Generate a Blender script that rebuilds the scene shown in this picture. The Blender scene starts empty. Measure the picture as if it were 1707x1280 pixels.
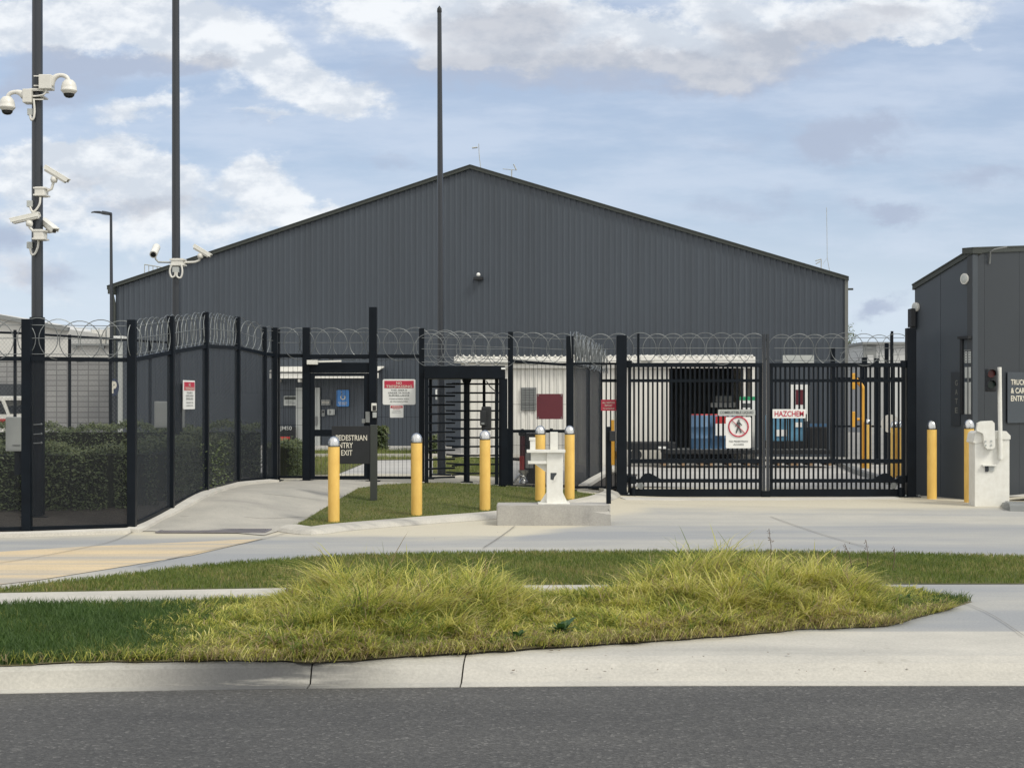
import bpy, bmesh, math, random
import numpy as np
from mathutils import Vector, Matrix
random.seed(7); rng = np.random.default_rng(7)
PI = math.pi
scene = bpy.context.scene
COL = scene.collection

# ------------------------------------------------------------------ photo geometry -> metres
FPX, CPX, HPY, CZ = 2560.0, 853.5, 665.0, 1.9      # focal length in photo pixels, centre column, horizon row, lens height

def sst(t):
    t = min(1.0, max(0.0, t)); return t*t*(3-2*t)

def G(x, y):
    """height of the ground: the forecourt is flat, the footpath climbs to the pedestrian entry"""
    a = sst((x+4.6)/2.1)
    y0 = 21.6+(23.0-21.6)*a; y1 = 25.6+(30.0-25.6)*a
    h = .34*sst((y-y0)/(y1-y0))*(1-.85*sst((x+1.8)/5.0))
    return h

def P(px, py, Y):
    s = FPX/Y
    return Vector(((px-CPX)/s, Y, CZ-(py-HPY)/s))

def gnd(px, py):
    Y = 9.0
    u = (px-CPX)/FPX; v = (py-HPY)/FPX
    while Y < 80:
        if CZ-v*Y <= G(u*Y, Y): break
        Y += .02
    return Vector((u*Y, Y, G(u*Y, Y)))

def ray_plane(px, py, p0, n):
    d = Vector(((px-CPX)/FPX, 1.0, -(py-HPY)/FPX)); o = Vector((0, 0, CZ))
    t = (p0-o).dot(n)/d.dot(n)
    return o+d*t

# ------------------------------------------------------------------ materials
def new_mat(name):
    m = bpy.data.materials.new(name); m.use_nodes = True
    nt = m.node_tree; b = nt.nodes['Principled BSDF']
    return m, nt, b

def mat(name, col, rough=.6, var=.12, scale=6.0, metal=0.0, bump=0.0, bscale=40.0, stretch=(1, 1, 1), space='obj', spec=.5, col2=None):
    m, nt, b = new_mat(name); N, L = nt.nodes, nt.links
    if space == 'obj': src = N.new('ShaderNodeTexCoord').outputs['Object']
    else: src = N.new('ShaderNodeNewGeometry').outputs['Position']
    mp = N.new('ShaderNodeMapping'); mp.inputs['Scale'].default_value = stretch
    L.new(src, mp.inputs['Vector'])
    n = N.new('ShaderNodeTexNoise'); n.inputs['Scale'].default_value = scale; n.inputs['Detail'].default_value = 8; n.inputs['Roughness'].default_value = .62
    L.new(mp.outputs[0], n.inputs['Vector'])
    r = N.new('ShaderNodeValToRGB'); r.color_ramp.elements[0].position = .3; r.color_ramp.elements[1].position = .7
    c2 = col2 or tuple(min(1, c*(1+var)) for c in col)
    c1 = tuple(c*(1-var) for c in col) if col2 is None else col
    r.color_ramp.elements[0].color = (*c1, 1); r.color_ramp.elements[1].color = (*c2, 1)
    L.new(n.outputs['Fac'], r.inputs['Fac']); L.new(r.outputs['Color'], b.inputs['Base Color'])
    b.inputs['Roughness'].default_value = rough; b.inputs['Metallic'].default_value = metal
    b.inputs['Specular IOR Level'].default_value = spec
    if bump > 0:
        n2 = N.new('ShaderNodeTexNoise'); n2.inputs['Scale'].default_value = bscale; n2.inputs['Detail'].default_value = 6
        L.new(mp.outputs[0], n2.inputs['Vector'])
        bp = N.new('ShaderNodeBump'); bp.inputs['Strength'].default_value = bump; bp.inputs['Distance'].default_value = .02
        L.new(n2.outputs['Fac'], bp.inputs['Height']); L.new(bp.outputs[0], b.inputs['Normal'])
    return m

def mesh_mat(name, col, cover):
    """fine welded security mesh: far below pixel size, so a fixed share of the sheet is wire"""
    m, nt, b = new_mat(name); N, L = nt.nodes, nt.links
    b.inputs['Base Color'].default_value = (*col, 1); b.inputs['Roughness'].default_value = .6
    b.inputs['Alpha'].default_value = cover
    return m

def asphalt_mat():
    m, nt, b = new_mat('asphalt'); N, L = nt.nodes, nt.links
    g = N.new('ShaderNodeNewGeometry')
    big = N.new('ShaderNodeTexNoise'); big.inputs['Scale'].default_value = .9; big.inputs['Detail'].default_value = 5
    mp = N.new('ShaderNodeMapping'); mp.inputs['Scale'].default_value = (.35, 1.3, 1); L.new(g.outputs['Position'], mp.inputs['Vector']); L.new(mp.outputs[0], big.inputs['Vector'])
    v = N.new('ShaderNodeTexVoronoi'); v.inputs['Scale'].default_value = 52; v.inputs['Randomness'].default_value = 1; L.new(g.outputs['Position'], v.inputs['Vector'])
    fine = N.new('ShaderNodeTexNoise'); fine.inputs['Scale'].default_value = 120; fine.inputs['Detail'].default_value = 4; L.new(g.outputs['Position'], fine.inputs['Vector'])
    sep = N.new('ShaderNodeSeparateColor'); L.new(v.outputs['Color'], sep.inputs[0])
    chip = N.new('ShaderNodeValToRGB'); e = chip.color_ramp.elements
    e[0].position = 0; e[0].color = (.052, .0515, .0505, 1); e[1].position = 1; e[1].color = (.155, .152, .146, 1)
    x = e.new(.55); x.color = (.072, .071, .069, 1); x = e.new(.93); x.color = (.094, .093, .090, 1)
    L.new(sep.outputs[0], chip.inputs['Fac'])
    mix = N.new('ShaderNodeMix'); mix.data_type = 'RGBA'; mix.blend_type = 'MULTIPLY'; mix.inputs['Factor'].default_value = 1
    rr = N.new('ShaderNodeValToRGB'); rr.color_ramp.elements[0].position = .25; rr.color_ramp.elements[0].color = (.70, .70, .71, 1); rr.color_ramp.elements[1].position = .75; rr.color_ramp.elements[1].color = (1.18, 1.17, 1.15, 1)
    L.new(big.outputs['Fac'], rr.inputs['Fac']); L.new(chip.outputs['Color'], mix.inputs['A']); L.new(rr.outputs['Color'], mix.inputs['B'])
    mix2 = N.new('ShaderNodeMix'); mix2.data_type = 'RGBA'; mix2.blend_type = 'MULTIPLY'; mix2.inputs['Factor'].default_value = .9
    fr = N.new('ShaderNodeValToRGB'); fr.color_ramp.elements[0].position = .3; fr.color_ramp.elements[0].color = (.5, .5, .5, 1); fr.color_ramp.elements[1].position = .62; fr.color_ramp.elements[1].color = (1.2, 1.2, 1.2, 1)
    L.new(fine.outputs['Fac'], fr.inputs['Fac']); L.new(mix.outputs['Result'], mix2.inputs['A']); L.new(fr.outputs['Color'], mix2.inputs['B'])
    L.new(mix2.outputs['Result'], b.inputs['Base Color'])
    b.inputs['Roughness'].default_value = .85
    bp = N.new('ShaderNodeBump'); bp.inputs['Strength'].default_value = .5; bp.inputs['Distance'].default_value = .006
    L.new(v.outputs['Distance'], bp.inputs['Height']); L.new(bp.outputs[0], b.inputs['Normal'])
    return m

def concrete_mat(name, light, dark, stain, st_scale=.5, st_stretch=(.25, 1.1, 1), st_lo=.5, st_hi=.72, zone=None, warm=None):
    m, nt, b = new_mat(name); N, L = nt.nodes, nt.links
    g = N.new('ShaderNodeNewGeometry')
    def noise(scale, stretch, det=7, rough=.6, off=0):
        mp = N.new('ShaderNodeMapping'); mp.inputs['Scale'].default_value = stretch; mp.inputs['Location'].default_value = (off, off*.7, 0)
        L.new(g.outputs['Position'], mp.inputs['Vector'])
        n = N.new('ShaderNodeTexNoise'); n.inputs['Scale'].default_value = scale; n.inputs['Detail'].default_value = det; n.inputs['Roughness'].default_value = rough
        L.new(mp.outputs[0], n.inputs['Vector']); return n.outputs['Fac']
    def ramp(f, p0, c0, p1, c1):
        r = N.new('ShaderNodeValToRGB'); r.color_ramp.elements[0].position = p0; r.color_ramp.elements[0].color = (*c0, 1)
        r.color_ramp.elements[1].position = p1; r.color_ramp.elements[1].color = (*c1, 1); L.new(f, r.inputs['Fac']); return r.outputs['Color']
    base = ramp(noise(1.6, (1, 1, 1)), .3, dark, .7, light)
    stm = ramp(noise(st_scale, st_stretch, 6, .6, 13.3), st_lo, (0, 0, 0), st_hi, (1, 1, 1))
    if zone:
        sx = N.new('ShaderNodeSeparateXYZ'); L.new(g.outputs['Position'], sx.inputs[0]); ab = N.new('ShaderNodeMath'); ab.operation = 'SUBTRACT'; L.new(sx.outputs[0], ab.inputs[0]); ab.inputs[1].default_value = zone[0]
        aa = N.new('ShaderNodeMath'); aa.operation = 'ABSOLUTE'; L.new(ab.outputs[0], aa.inputs[0]); zr = N.new('ShaderNodeMapRange'); zr.interpolation_type = 'SMOOTHSTEP'; L.new(aa.outputs[0], zr.inputs[0])
        zr.inputs[1].default_value = zone[1]; zr.inputs[2].default_value = .1; zm = N.new('ShaderNodeMath'); zm.operation = 'MULTIPLY'; L.new(stm, zm.inputs[0]); L.new(zr.outputs[0], zm.inputs[1]); stm = zm.outputs[0]
    mx = N.new('ShaderNodeMix'); mx.data_type = 'RGBA'; L.new(stm, mx.inputs['Factor']); L.new(base, mx.inputs['A']); mx.inputs['B'].default_value = (*stain, 1)
    if warm:
        sx = N.new('ShaderNodeSeparateXYZ'); L.new(g.outputs['Position'], sx.inputs[0])
        def mm(op, a, b_):
            q = N.new('ShaderNodeMath'); q.operation = op
            for i, v in enumerate((a, b_)):
                if isinstance(v, (int, float)): q.inputs[i].default_value = v
                else: L.new(v, q.inputs[i])
            return q.outputs[0]
        lim = mm('MINIMUM', mm('ADD', mm('MULTIPLY', mm('MAXIMUM', sx.outputs[0], 0.0), 2.1), 20.9), 26.0)
        d = mm('ADD', mm('SUBTRACT', sx.outputs[1], lim), mm('MULTIPLY', mm('SUBTRACT', noise(.8, (.4, 1, 1), 5, .6, 3.3), .5), 3.0))
        wr = N.new('ShaderNodeMapRange'); wr.interpolation_type = 'SMOOTHSTEP'; L.new(d, wr.inputs[0]); wr.inputs[1].default_value = -.5; wr.inputs[2].default_value = .9
        mw = N.new('ShaderNodeMix'); mw.data_type = 'RGBA'; L.new(wr.outputs[0], mw.inputs['Factor']); L.new(mx.outputs['Result'], mw.inputs['A']); mw.inputs['B'].default_value = (*warm, 1); mx = mw
    fine = ramp(noise(45, (1, 1, 1), 5), .3, (.86, .86, .86), .7, (1.08, 1.08, 1.08))
    spots = ramp(noise(9, (1, 1, 1), 4, .5, 5.5), .66, (1, 1, 1), .78, (.75, .74, .72))
    m2 = N.new('ShaderNodeMix'); m2.data_type = 'RGBA'; m2.blend_type = 'MULTIPLY'; m2.inputs['Factor'].default_value = 1
    L.new(mx.outputs['Result'], m2.inputs['A']); L.new(fine, m2.inputs['B'])
    m3 = N.new('ShaderNodeMix'); m3.data_type = 'RGBA'; m3.blend_type = 'MULTIPLY'; m3.inputs['Factor'].default_value = .7
    L.new(m2.outputs['Result'], m3.inputs['A']); L.new(spots, m3.inputs['B'])
    L.new(m3.outputs['Result'], b.inputs['Base Color']); b.inputs['Roughness'].default_value = .85
    bp = N.new('ShaderNodeBump'); bp.inputs['Strength'].default_value = .25; bp.inputs['Distance'].default_value = .008
    L.new(noise(60, (1, 1, 1), 4), bp.inputs['Height']); L.new(bp.outputs[0], b.inputs['Normal'])
    return m

def block_mat(name, c1, c2, mortar, bw=.4, rh=.2):
    m, nt, b = new_mat(name); N, L = nt.nodes, nt.links
    g = N.new('ShaderNodeNewGeometry')
    sx = N.new('ShaderNodeSeparateXYZ'); L.new(g.outputs['Position'], sx.inputs[0])
    cx = N.new('ShaderNodeCombineXYZ'); L.new(sx.outputs[0], cx.inputs[0]); L.new(sx.outputs[2], cx.inputs[1])
    br = N.new('ShaderNodeTexBrick'); L.new(cx.outputs[0], br.inputs['Vector'])
    br.inputs['Color1'].default_value = (*c1, 1); br.inputs['Color2'].default_value = (*c2, 1); br.inputs['Mortar'].default_value = (*mortar, 1)
    br.inputs['Scale'].default_value = 1; br.inputs['Brick Width'].default_value = bw; br.inputs['Row Height'].default_value = rh; br.inputs['Mortar Size'].default_value = .02
    br.offset = 0
    L.new(br.outputs['Color'], b.inputs['Base Color']); b.inputs['Roughness'].default_value = .9
    return m

M = {}
M['asphalt'] = asphalt_mat()
M['drive'] = concrete_mat('driveway_concrete', (.435, .42, .375), (.375, .365, .335), (.275, .285, .295), .34, (.20, 1.0, 1), .40, .56, None, (.50, .465, .375))
M['path'] = concrete_mat('path_concrete', (.43, .41, .365), (.33, .32, .29), (.28, .27, .25), 1.0, (.3, 1.4, 1), .55, .8)
M['kerb'] = concrete_mat('kerb_concrete', (.50, .48, .43), (.40, .385, .35), (.25, .245, .235), .8, (.45, 3.2, 3.2), .48, .68)
M['scuffed'] = concrete_mat('scuffed_kerb', (.47, .455, .41), (.37, .36, .33), (.085, .087, .09), 1.5, (.40, 2.6, 4.0), .30, .47, (-1.85, 1.4))
M['apron'] = concrete_mat('apron_concrete', (.50, .48, .43), (.42, .405, .365), (.31, .305, .285), .6, (.3, 1.4, 1), .47, .74)
M['block'] = concrete_mat('block_concrete', (.42, .405, .375), (.33, .32, .30), (.23, .225, .215), 1.4, (2.2, 1, .5), .58, .75)
M['edge'] = concrete_mat('edging_concrete', (.60, .58, .53), (.50, .48, .44), (.42, .41, .39))
M['tan'] = concrete_mat('tan_paving', (.60, .475, .30), (.52, .42, .275), (.37, .345, .30), 1.0, (.08, 1.7, 1), .44, .60)
M['yard'] = concrete_mat('yard_concrete', (.46, .45, .43), (.38, .37, .35), (.30, .30, .30))
M['soil'] = mat('soil', (.12, .10, .06), .95, .3, 3, bump=.6, space='pos', col2=(.20, .185, .085))
M['lawn_soil'] = mat('lawn_soil', (.07, .085, .025), .95, .3, 1.4, bump=.6, space='pos', col2=(.13, .125, .04))
M['mulch'] = mat('mulch', (.035, .03, .025), .95, .4, 14, bump=.8, space='pos')
M['ground'] = mat('far_ground', (.16, .15, .12), .95, .2, .1, space='pos')
M['joint'] = mat('joint', (.19, .18, .165), .95, .2, 4, space='pos')
M['grate'] = mat('grate_steel', (.20, .19, .205), .55, .2, 8, .3)
M['black'] = mat('black_powdercoat', (.0055, .0085, .0130), .42, .25, 3, spec=.14)
M['blackm'] = mat('matt_black', (.0105, .0125, .0155), .6, .25, 5)
M['pole'] = mat('pole_paint', (.024, .029, .037), .27, .15, 1.5, stretch=(4, 4, .3))
M['galv'] = mat('galvanised_wire', (.20, .215, .22), .45, .2, 12, .55)
M['chrome'] = mat('polished_steel', (.58, .59, .59), .24, .05, 9, 1.0)
M['yellow'] = mat('yellow_paint', (.70, .43, .10), .5, .1, 9, stretch=(1, 1, .5), bump=.06, bscale=18, col2=(.82, .55, .15))
M['yellow2'] = mat('deep_yellow_paint', (.72, .38, .05), .5, .08, 5)
M['white'] = mat('white_paint', (.66, .65, .60), .42, .05, 9, bump=.04, bscale=20, col2=(.76, .76, .72))
M['offwhite'] = mat('offwhite_plastic', (.66, .65, .61), .4, .05, 12)
M['signwhite'] = mat('sign_white', (.74, .75, .74), .4, .04, 4)
M['signred'] = mat('sign_red', (.46, .025, .06), .4, .06, 4)
M['letterdark'] = mat('lettering_dark', (.07, .08, .085), .5, .05, 4)
M['letterwhite'] = mat('lettering_white', (.66, .63, .54), .5, .03, 4)
M['maroon'] = mat('maroon_paint', (.10, .012, .022), .45, .08, 4)
M['greybox'] = mat('grey_panel', (.42, .44, .43), .5, .05, 6)
M['midgrey'] = mat('mid_grey_paint', (.19, .20, .20), .5, .06, 6)
M['shed'] = mat('charcoal_cladding', (.047, .059, .076), .45, .10, 1.6, stretch=(1.6, 1, .10))
M['trim'] = mat('olive_grey_trim', (.034, .040, .036), .5, .06, 2)
M['trimlight'] = mat('pale_trim', (.15, .155, .145), .5, .06, 2)
M['rb1'] = mat('slate_panel', (.047, .058, .072), .5, .07, .8)
M['rb2'] = mat('slate_sheet', (.026, .032, .040), .5, .07, .8)
M['hutwall'] = mat('white_cladding', (.70, .69, .65), .5, .05, 1.2)
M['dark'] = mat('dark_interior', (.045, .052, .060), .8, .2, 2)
M['roofw'] = mat('white_roof_sheet', (.76, .75, .71), .45, .05, 2)
M['blue'] = mat('blue_plastic', (.065, .145, .26), .4, .08, 5)
M['cyan'] = mat('light_blue_sheet', (.10, .25, .38), .45, .25, 6)
M['signblue'] = mat('sign_blue', (.05, .20, .52), .4, .05, 4)
M['red'] = mat('red_paint', (.42, .03, .03), .45, .08, 5)
M['wood'] = mat('pallet_wood', (.30, .20, .12), .8, .2, 8)
M['green'] = mat('sign_green', (.02, .28, .12), .5, .05, 4)
M['glass'] = mat('dark_glass', (.015, .018, .022), .08, .1, 2)
M['lens'] = mat('smoked_lens', (.02, .021, .023), .1, .1, 2)
M['lred'] = mat('dim_red_lens', (.10, .012, .012), .25, .1, 5)
M['lgreen'] = mat('dim_green_lens', (.012, .03, .024), .25, .1, 5)
M['blockwall'] = block_mat('grey_blockwork', (.36, .36, .355), (.31, .31, .31), (.19, .19, .19))
M['palewall'] = mat('pale_cladding', (.56, .555, .53), .6, .06, .6)
M['farwall'] = mat('far_pale_wall', (.50, .51, .51), .6, .05, .5)
M['fargrey'] = mat('far_grey_wall', (.21, .22, .22), .6, .05, .5)
M['mesh30'] = mesh_mat('security_mesh_open', (.022, .027, .035), .26)
M['mesh60'] = mesh_mat('security_mesh_dense', (.030, .035, .043), .30)
M['mesh80'] = mesh_mat('security_mesh_slanting', (.024, .030, .039), .58)
M['mulchred'] = mat('red_shrub', (.08, .03, .025), .8, .3, 12)
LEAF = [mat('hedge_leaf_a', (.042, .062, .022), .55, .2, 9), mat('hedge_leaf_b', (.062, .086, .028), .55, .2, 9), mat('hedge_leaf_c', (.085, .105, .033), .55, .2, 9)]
HEDGE_CORE = mat('hedge_twigs', (.012, .016, .008), .9, .3, 12)
GL = [mat('grass_a', (.105, .155, .028), .6, .15, 2, space='pos'), mat('grass_b', (.165, .21, .043), .6, .15, 2, space='pos'),
      mat('grass_c', (.25, .27, .068), .6, .15, 2, space='pos'), mat('grass_dry', (.34, .29, .12), .7, .15, 2, space='pos')]
GD = [mat('verge_a', (.056, .110, .025), .6, .15, 2, space='pos'), mat('verge_b', (.088, .15, .034), .6, .15, 2, space='pos'), mat('verge_c', (.19, .22, .05), .6, .15, 2, space='pos')]
GW = [mat('weed_a', (.27, .315, .055), .6, .15, 3, space='pos'), mat('weed_b', (.48, .48, .10), .6, .15, 3, space='pos'),
      mat('weed_c', (.62, .58, .155), .6, .15, 3, space='pos'), mat('weed_d', (.70, .64, .27), .65, .15, 3, space='pos'),
      mat('weed_dead', (.36, .28, .16), .8, .2, 3, space='pos'), mat('weed_green', (.15, .22, .046), .6, .15, 3, space='pos')]
def see_through(m, f=.42):
    """thin leaves pass part of the light"""
    nt = m.node_tree; N, L = nt.nodes, nt.links; b = N['Principled BSDF']; o = N['Material Output']
    t = N.new('ShaderNodeBsdfTranslucent'); L.new(b.inputs['Base Color'].links[0].from_socket, t.inputs['Color']); mx = N.new('ShaderNodeMixShader'); mx.inputs[0].default_value = f
    L.new(b.outputs[0], mx.inputs[1]); L.new(t.outputs[0], mx.inputs[2]); L.new(mx.outputs[0], o.inputs['Surface'])
for m in GL+GD+GW: see_through(m)
M['stalk'] = mat('weed_stalk', (.11, .075, .05), .8, .2, 9)

# ------------------------------------------------------------------ mesh builder
WL = {}
SPLIT = {'label_plate', 'side_wall', 'handle', 'board', 'rail', 'wheels', 'reader_boxes', 'cage', 'slot_window', 'hinge'}
class MB:
    def __init__(self, frame=None):
        self.v = []; self.f = []; self.m = []; self.s = []; self.M = frame or Matrix.Identity(4)
    def add(self, vs, fs, mi=0, smooth=False):
        o = len(self.v); self.v += [self.M @ Vector(p) for p in vs]
        for f in fs: self.f.append([i+o for i in f]); self.m.append(mi); self.s.append(smooth)
        return self
    def split(self, name, mats, parent):
        """one object for each loose piece"""
        par = list(range(len(self.v)))
        def fd(a):
            while par[a] != a: par[a] = par[par[a]]; a = par[a]
            return a
        for f in self.f:
            for q in f[1:]: par[fd(q)] = fd(f[0])
        key = {}
        for i, p in enumerate(self.v): key.setdefault((round(p.x, 5), round(p.y, 5), round(p.z, 5)), []).append(i)
        for l in key.values():
            for q in l[1:]: par[fd(q)] = fd(l[0])
        gr = {}
        for i, f in enumerate(self.f): gr.setdefault(fd(f[0]), []).append(i)
        out = None
        for fl in gr.values():
            b = MB(); ids = sorted({q for i in fl for q in self.f[i]}); mp = {q: k for k, q in enumerate(ids)}
            b.v = [self.v[q] for q in ids]; b.f = [[mp[q] for q in self.f[i]] for i in fl]; b.m = [self.m[i] for i in fl]; b.s = [self.s[i] for i in fl]
            nm = {'wheels': 'wheel'}.get(name, name)
            SPLIT.discard(nm); o = b.build(nm, mats, parent); SPLIT.add(nm) if nm == name else None; out = out or o
        return out
    def box(self, lo, hi, mi=0, bev=0):
        x0, y0, z0 = lo; x1, y1, z1 = hi
        if x0 > x1: x0, x1 = x1, x0
        if y0 > y1: y0, y1 = y1, y0
        if z0 > z1: z0, z1 = z1, z0
        if bev <= 0:
            vs = [(x0, y0, z0), (x1, y0, z0), (x1, y1, z0), (x0, y1, z0), (x0, y0, z1), (x1, y0, z1), (x1, y1, z1), (x0, y1, z1)]
            fs = [(0, 3, 2, 1), (4, 5, 6, 7), (0, 1, 5, 4), (1, 2, 6, 5), (2, 3, 7, 6), (3, 0, 4, 7)]
            return self.add(vs, fs, mi)
        b = bmesh.new(); bmesh.ops.create_cube(b, size=1)
        for q in b.verts: q.co = Vector((x0+(q.co.x+.5)*(x1-x0), y0+(q.co.y+.5)*(y1-y0), z0+(q.co.z+.5)*(z1-z0)))
        bmesh.ops.bevel(b, geom=list(b.edges), offset=bev, segments=2, affect='EDGES', profile=.6)
        b.verts.index_update()
        self.add([q.co.copy() for q in b.verts], [[q.index for q in f.verts] for f in b.faces], mi, False); b.free()
        return self
    def pbox(self, px0, py0, px1, py1, Y, d, mi=0, bev=0):
        a = P(px0, py0, Y); c = P(px1, py1, Y)
        return self.box((a.x, Y, c.z), (c.x, Y+d, a.z), mi, bev)
    def tube(self, pts, r, n=8, mi=0, closed=False, cap=True):
        pts = [Vector(p) for p in pts]; k = len(pts)
        rs = r if isinstance(r, (list, tuple)) else [r]*k
        vs = []; prev = None
        for i, p in enumerate(pts):
            a = pts[(i-1) % k] if (closed or i > 0) else p; b = pts[(i+1) % k] if (closed or i < k-1) else p
            t = (b-a); t = t.normalized() if t.length > 1e-9 else Vector((0, 0, 1))
            if prev is None:
                u = t.cross(Vector((0, 0, 1)));
                if u.length < .05: u = t.cross(Vector((0, 1, 0)))
                u.normalize()
            else:
                u = prev-t*prev.dot(t)
                u = u.normalized() if u.length > 1e-6 else t.orthogonal().normalized()
            prev = u; w = t.cross(u)
            for j in range(n):
                q = 2*PI*j/n; vs.append(p+(u*math.cos(q)+w*math.sin(q))*rs[i])
        fs = []
        for i in range(k if closed else k-1):
            for j in range(n):
                a = i*n+j; b = i*n+(j+1) % n; c = ((i+1) % k)*n+(j+1) % n; d = ((i+1) % k)*n+j
                fs.append((a, b, c, d))
        self.add(vs, fs, mi, n > 5)
        if cap and not closed:
            self.add(vs[:n], [list(range(n))[::-1]], mi); self.add(vs[-n:], [list(range(n))], mi)
        return self
    def lathe(self, prof, c=(0, 0, 0), n=20, mi=0, smooth=True):
        vs = []; fs = []; k = len(prof)
        for r, z in prof:
            for j in range(n):
                q = 2*PI*j/n; vs.append((c[0]+r*math.cos(q), c[1]+r*math.sin(q), c[2]+z))
        for i in range(k-1):
            for j in range(n): fs.append((i*n+j, i*n+(j+1) % n, (i+1)*n+(j+1) % n, (i+1)*n+j))
        self.add(vs, fs, mi, smooth)
        if prof[0][0] > 1e-4: self.add(vs[:n], [list(range(n))[::-1]], mi)
        if prof[-1][0] > 1e-4: self.add(vs[-n:], [list(range(n))], mi)
        return self
    def prism(self, poly, d, mi=0):
        """poly: points in the local xz plane, extruded from y=0 to y=d"""
        n = len(poly); vs = [(x, 0, z) for x, z in poly]+[(x, d, z) for x, z in poly]
        fs = [list(range(n)), [n+i for i in range(n)][::-1]]+[(i, n+i, n+(i+1) % n, (i+1) % n) for i in range(n)]
        return self.add(vs, fs, mi)
    def bar(self, a, b, w, t, mi=0, up=(0, 0, 1)):
        a = Vector(a); b = Vector(b); x = (b-a).normalized(); u = Vector(up)
        y = x.cross(u)
        if y.length < 1e-4: y = x.orthogonal()
        y.normalize(); z = y.cross(x)
        vs = []
        for p in (a, b):
            for sy, sz in ((-1, -1), (1, -1), (1, 1), (-1, 1)): vs.append(p+y*sy*t/2+z*sz*w/2)
        return self.add(vs, [(0, 1, 2, 3), (7, 6, 5, 4), (0, 4, 5, 1), (1, 5, 6, 2), (2, 6, 7, 3), (3, 7, 4, 0)], mi)
    def build(self, name, mats, parent=None):
        if name in SPLIT: return self.split(name, mats, parent)
        me = bpy.data.meshes.new(name)
        off = WL.get(parent.name, Vector()) if parent else Vector()
        me.from_pydata([tuple(p-off) for p in self.v], [], self.f)
        for m in (mats if isinstance(mats, (list, tuple)) else [mats]): me.materials.append(M[m] if isinstance(m, str) else m)
        me.polygons.foreach_set('material_index', self.m); me.polygons.foreach_set('use_smooth', self.s); me.update()
        b = bmesh.new(); b.from_mesh(me); bmesh.ops.recalc_face_normals(b, faces=b.faces); b.to_mesh(me); b.free()
        o = bpy.data.objects.new(name, me); COL.objects.link(o)
        if parent: o.parent = parent; WL[o.name] = off.copy()
        return o

def frame(o, x, z=(0, 0, 1)):
    """matrix with local x along x, local z up, local y pointing away from the viewer's side (x cross z reversed)"""
    x = Vector(x).normalized(); z = Vector(z); y = z.cross(x).normalized(); z = x.cross(y).normalized()
    m = Matrix((x, y, z)).transposed().to_4x4(); m.translation = Vector(o); return m

def tag(o, label, cat=None, group=None, kind=None):
    o['label'] = label
    if cat: o['category'] = cat
    if group: o['group'] = group
    if kind: o['kind'] = kind
    return o

def thing(name, loc, label, cat, group=None):
    o = bpy.data.objects.new(name, None); COL.objects.link(o); o.location = Vector(loc); o.empty_display_size = .2
    WL[o.name] = Vector(loc); return tag(o, label, cat, group)

def dup(src, loc, label, group=None, scale=None, rotz=0):
    r = src.copy(); COL.objects.link(r); r.location = Vector(loc); r['label'] = label
    if group: r['group'] = group
    if scale: r.scale = scale
    r.rotation_euler.z = rotz
    for c in list(src.children):
        k = c.copy(); COL.objects.link(k); k.parent = r
        for g in list(c.children):
            h = g.copy(); COL.objects.link(h); h.parent = k
    return r

_tc = {}
def text_geo(s, bold=.012):
    if (s, bold) in _tc: return _tc[(s, bold)]
    c = bpy.data.curves.new('t', 'FONT'); c.body = s; c.size = 1; c.offset = bold; c.align_x = 'CENTER'; c.resolution_u = 3; c.extrude = .0
    o = bpy.data.objects.new('t', c); COL.objects.link(o)
    dg = bpy.context.evaluated_depsgraph_get(); me = bpy.data.meshes.new_from_object(o.evaluated_get(dg))
    vs = [v.co.copy() for v in me.vertices]; fs = [list(p.vertices) for p in me.polygons]
    bpy.data.objects.remove(o); bpy.data.curves.remove(c); bpy.data.meshes.remove(me)
    _tc[(s, bold)] = (vs, fs); return vs, fs

def add_text(mb, s, cx, cz, w, h, y=-.004, mi=0, bold=.012):
    """text centred on local (cx, cz), squeezed to w x h, lying y in front of local y=0"""
    vs, fs = text_geo(s, bold)
    xs = [v.x for v in vs]; ys = [v.y for v in vs]; x0, x1, y0, y1 = min(xs), max(xs), min(ys), max(ys)
    mb.add([(cx+((v.x-x0)/(x1-x0)-.5)*w, y, cz+((v.y-y0)/(y1-y0)-.5)*h) for v in vs], fs, mi)

def rrect(w, h, r, n=4):
    out = []
    for cx, cz, a0 in ((w/2-r, h/2-r, 0), (-w/2+r, h/2-r, PI/2), (-w/2+r, -h/2+r, PI), (w/2-r, -h/2+r, 3*PI/2)):
        for i in range(n+1):
            a = a0+PI/2*i/n; out.append((cx+r*math.cos(a), cz+r*math.sin(a)))
    return out

def sign(name, fr, w, h, board, label, cat='sign', r=.02, layers=(), texts=(), extra=None, t=.012, group=None):
    """flat sign: board, coloured panels, lettering; local x right, z up, viewer on -y"""
    root = thing(name, fr.translation, label, cat, group)
    mb = MB(fr); mb.prism(rrect(w, h, r), t); mb.build('board', board, root)
    for nm, mt, x0, z0, x1, z1 in layers:
        b = MB(fr); b.box((x0*w, -.004, z0*h), (x1*w, -.0005, z1*h)); b.build(nm, mt, root)
    by = {}
    for mt, s, cx, cz, tw, th in texts: by.setdefault(mt, []).append((s, cx, cz, tw, th))
    for mt, ls in by.items():
        for s, cx, cz, tw, th in ls:
            b = MB(fr); add_text(b, s, cx*w, cz*h, tw*w, th*h, -.007); b.build('lettering', mt, root)
    if extra: extra(root, fr, w, h)
    return root

def pframe(px0, py0, px1, py1, Y):
    a = P(px0, py0, Y); c = P(px1, py1, Y)
    return frame(((a.x+c.x)/2, Y, (a.z+c.z)/2), (1, 0, 0)), c.x-a.x, a.z-c.z

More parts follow.
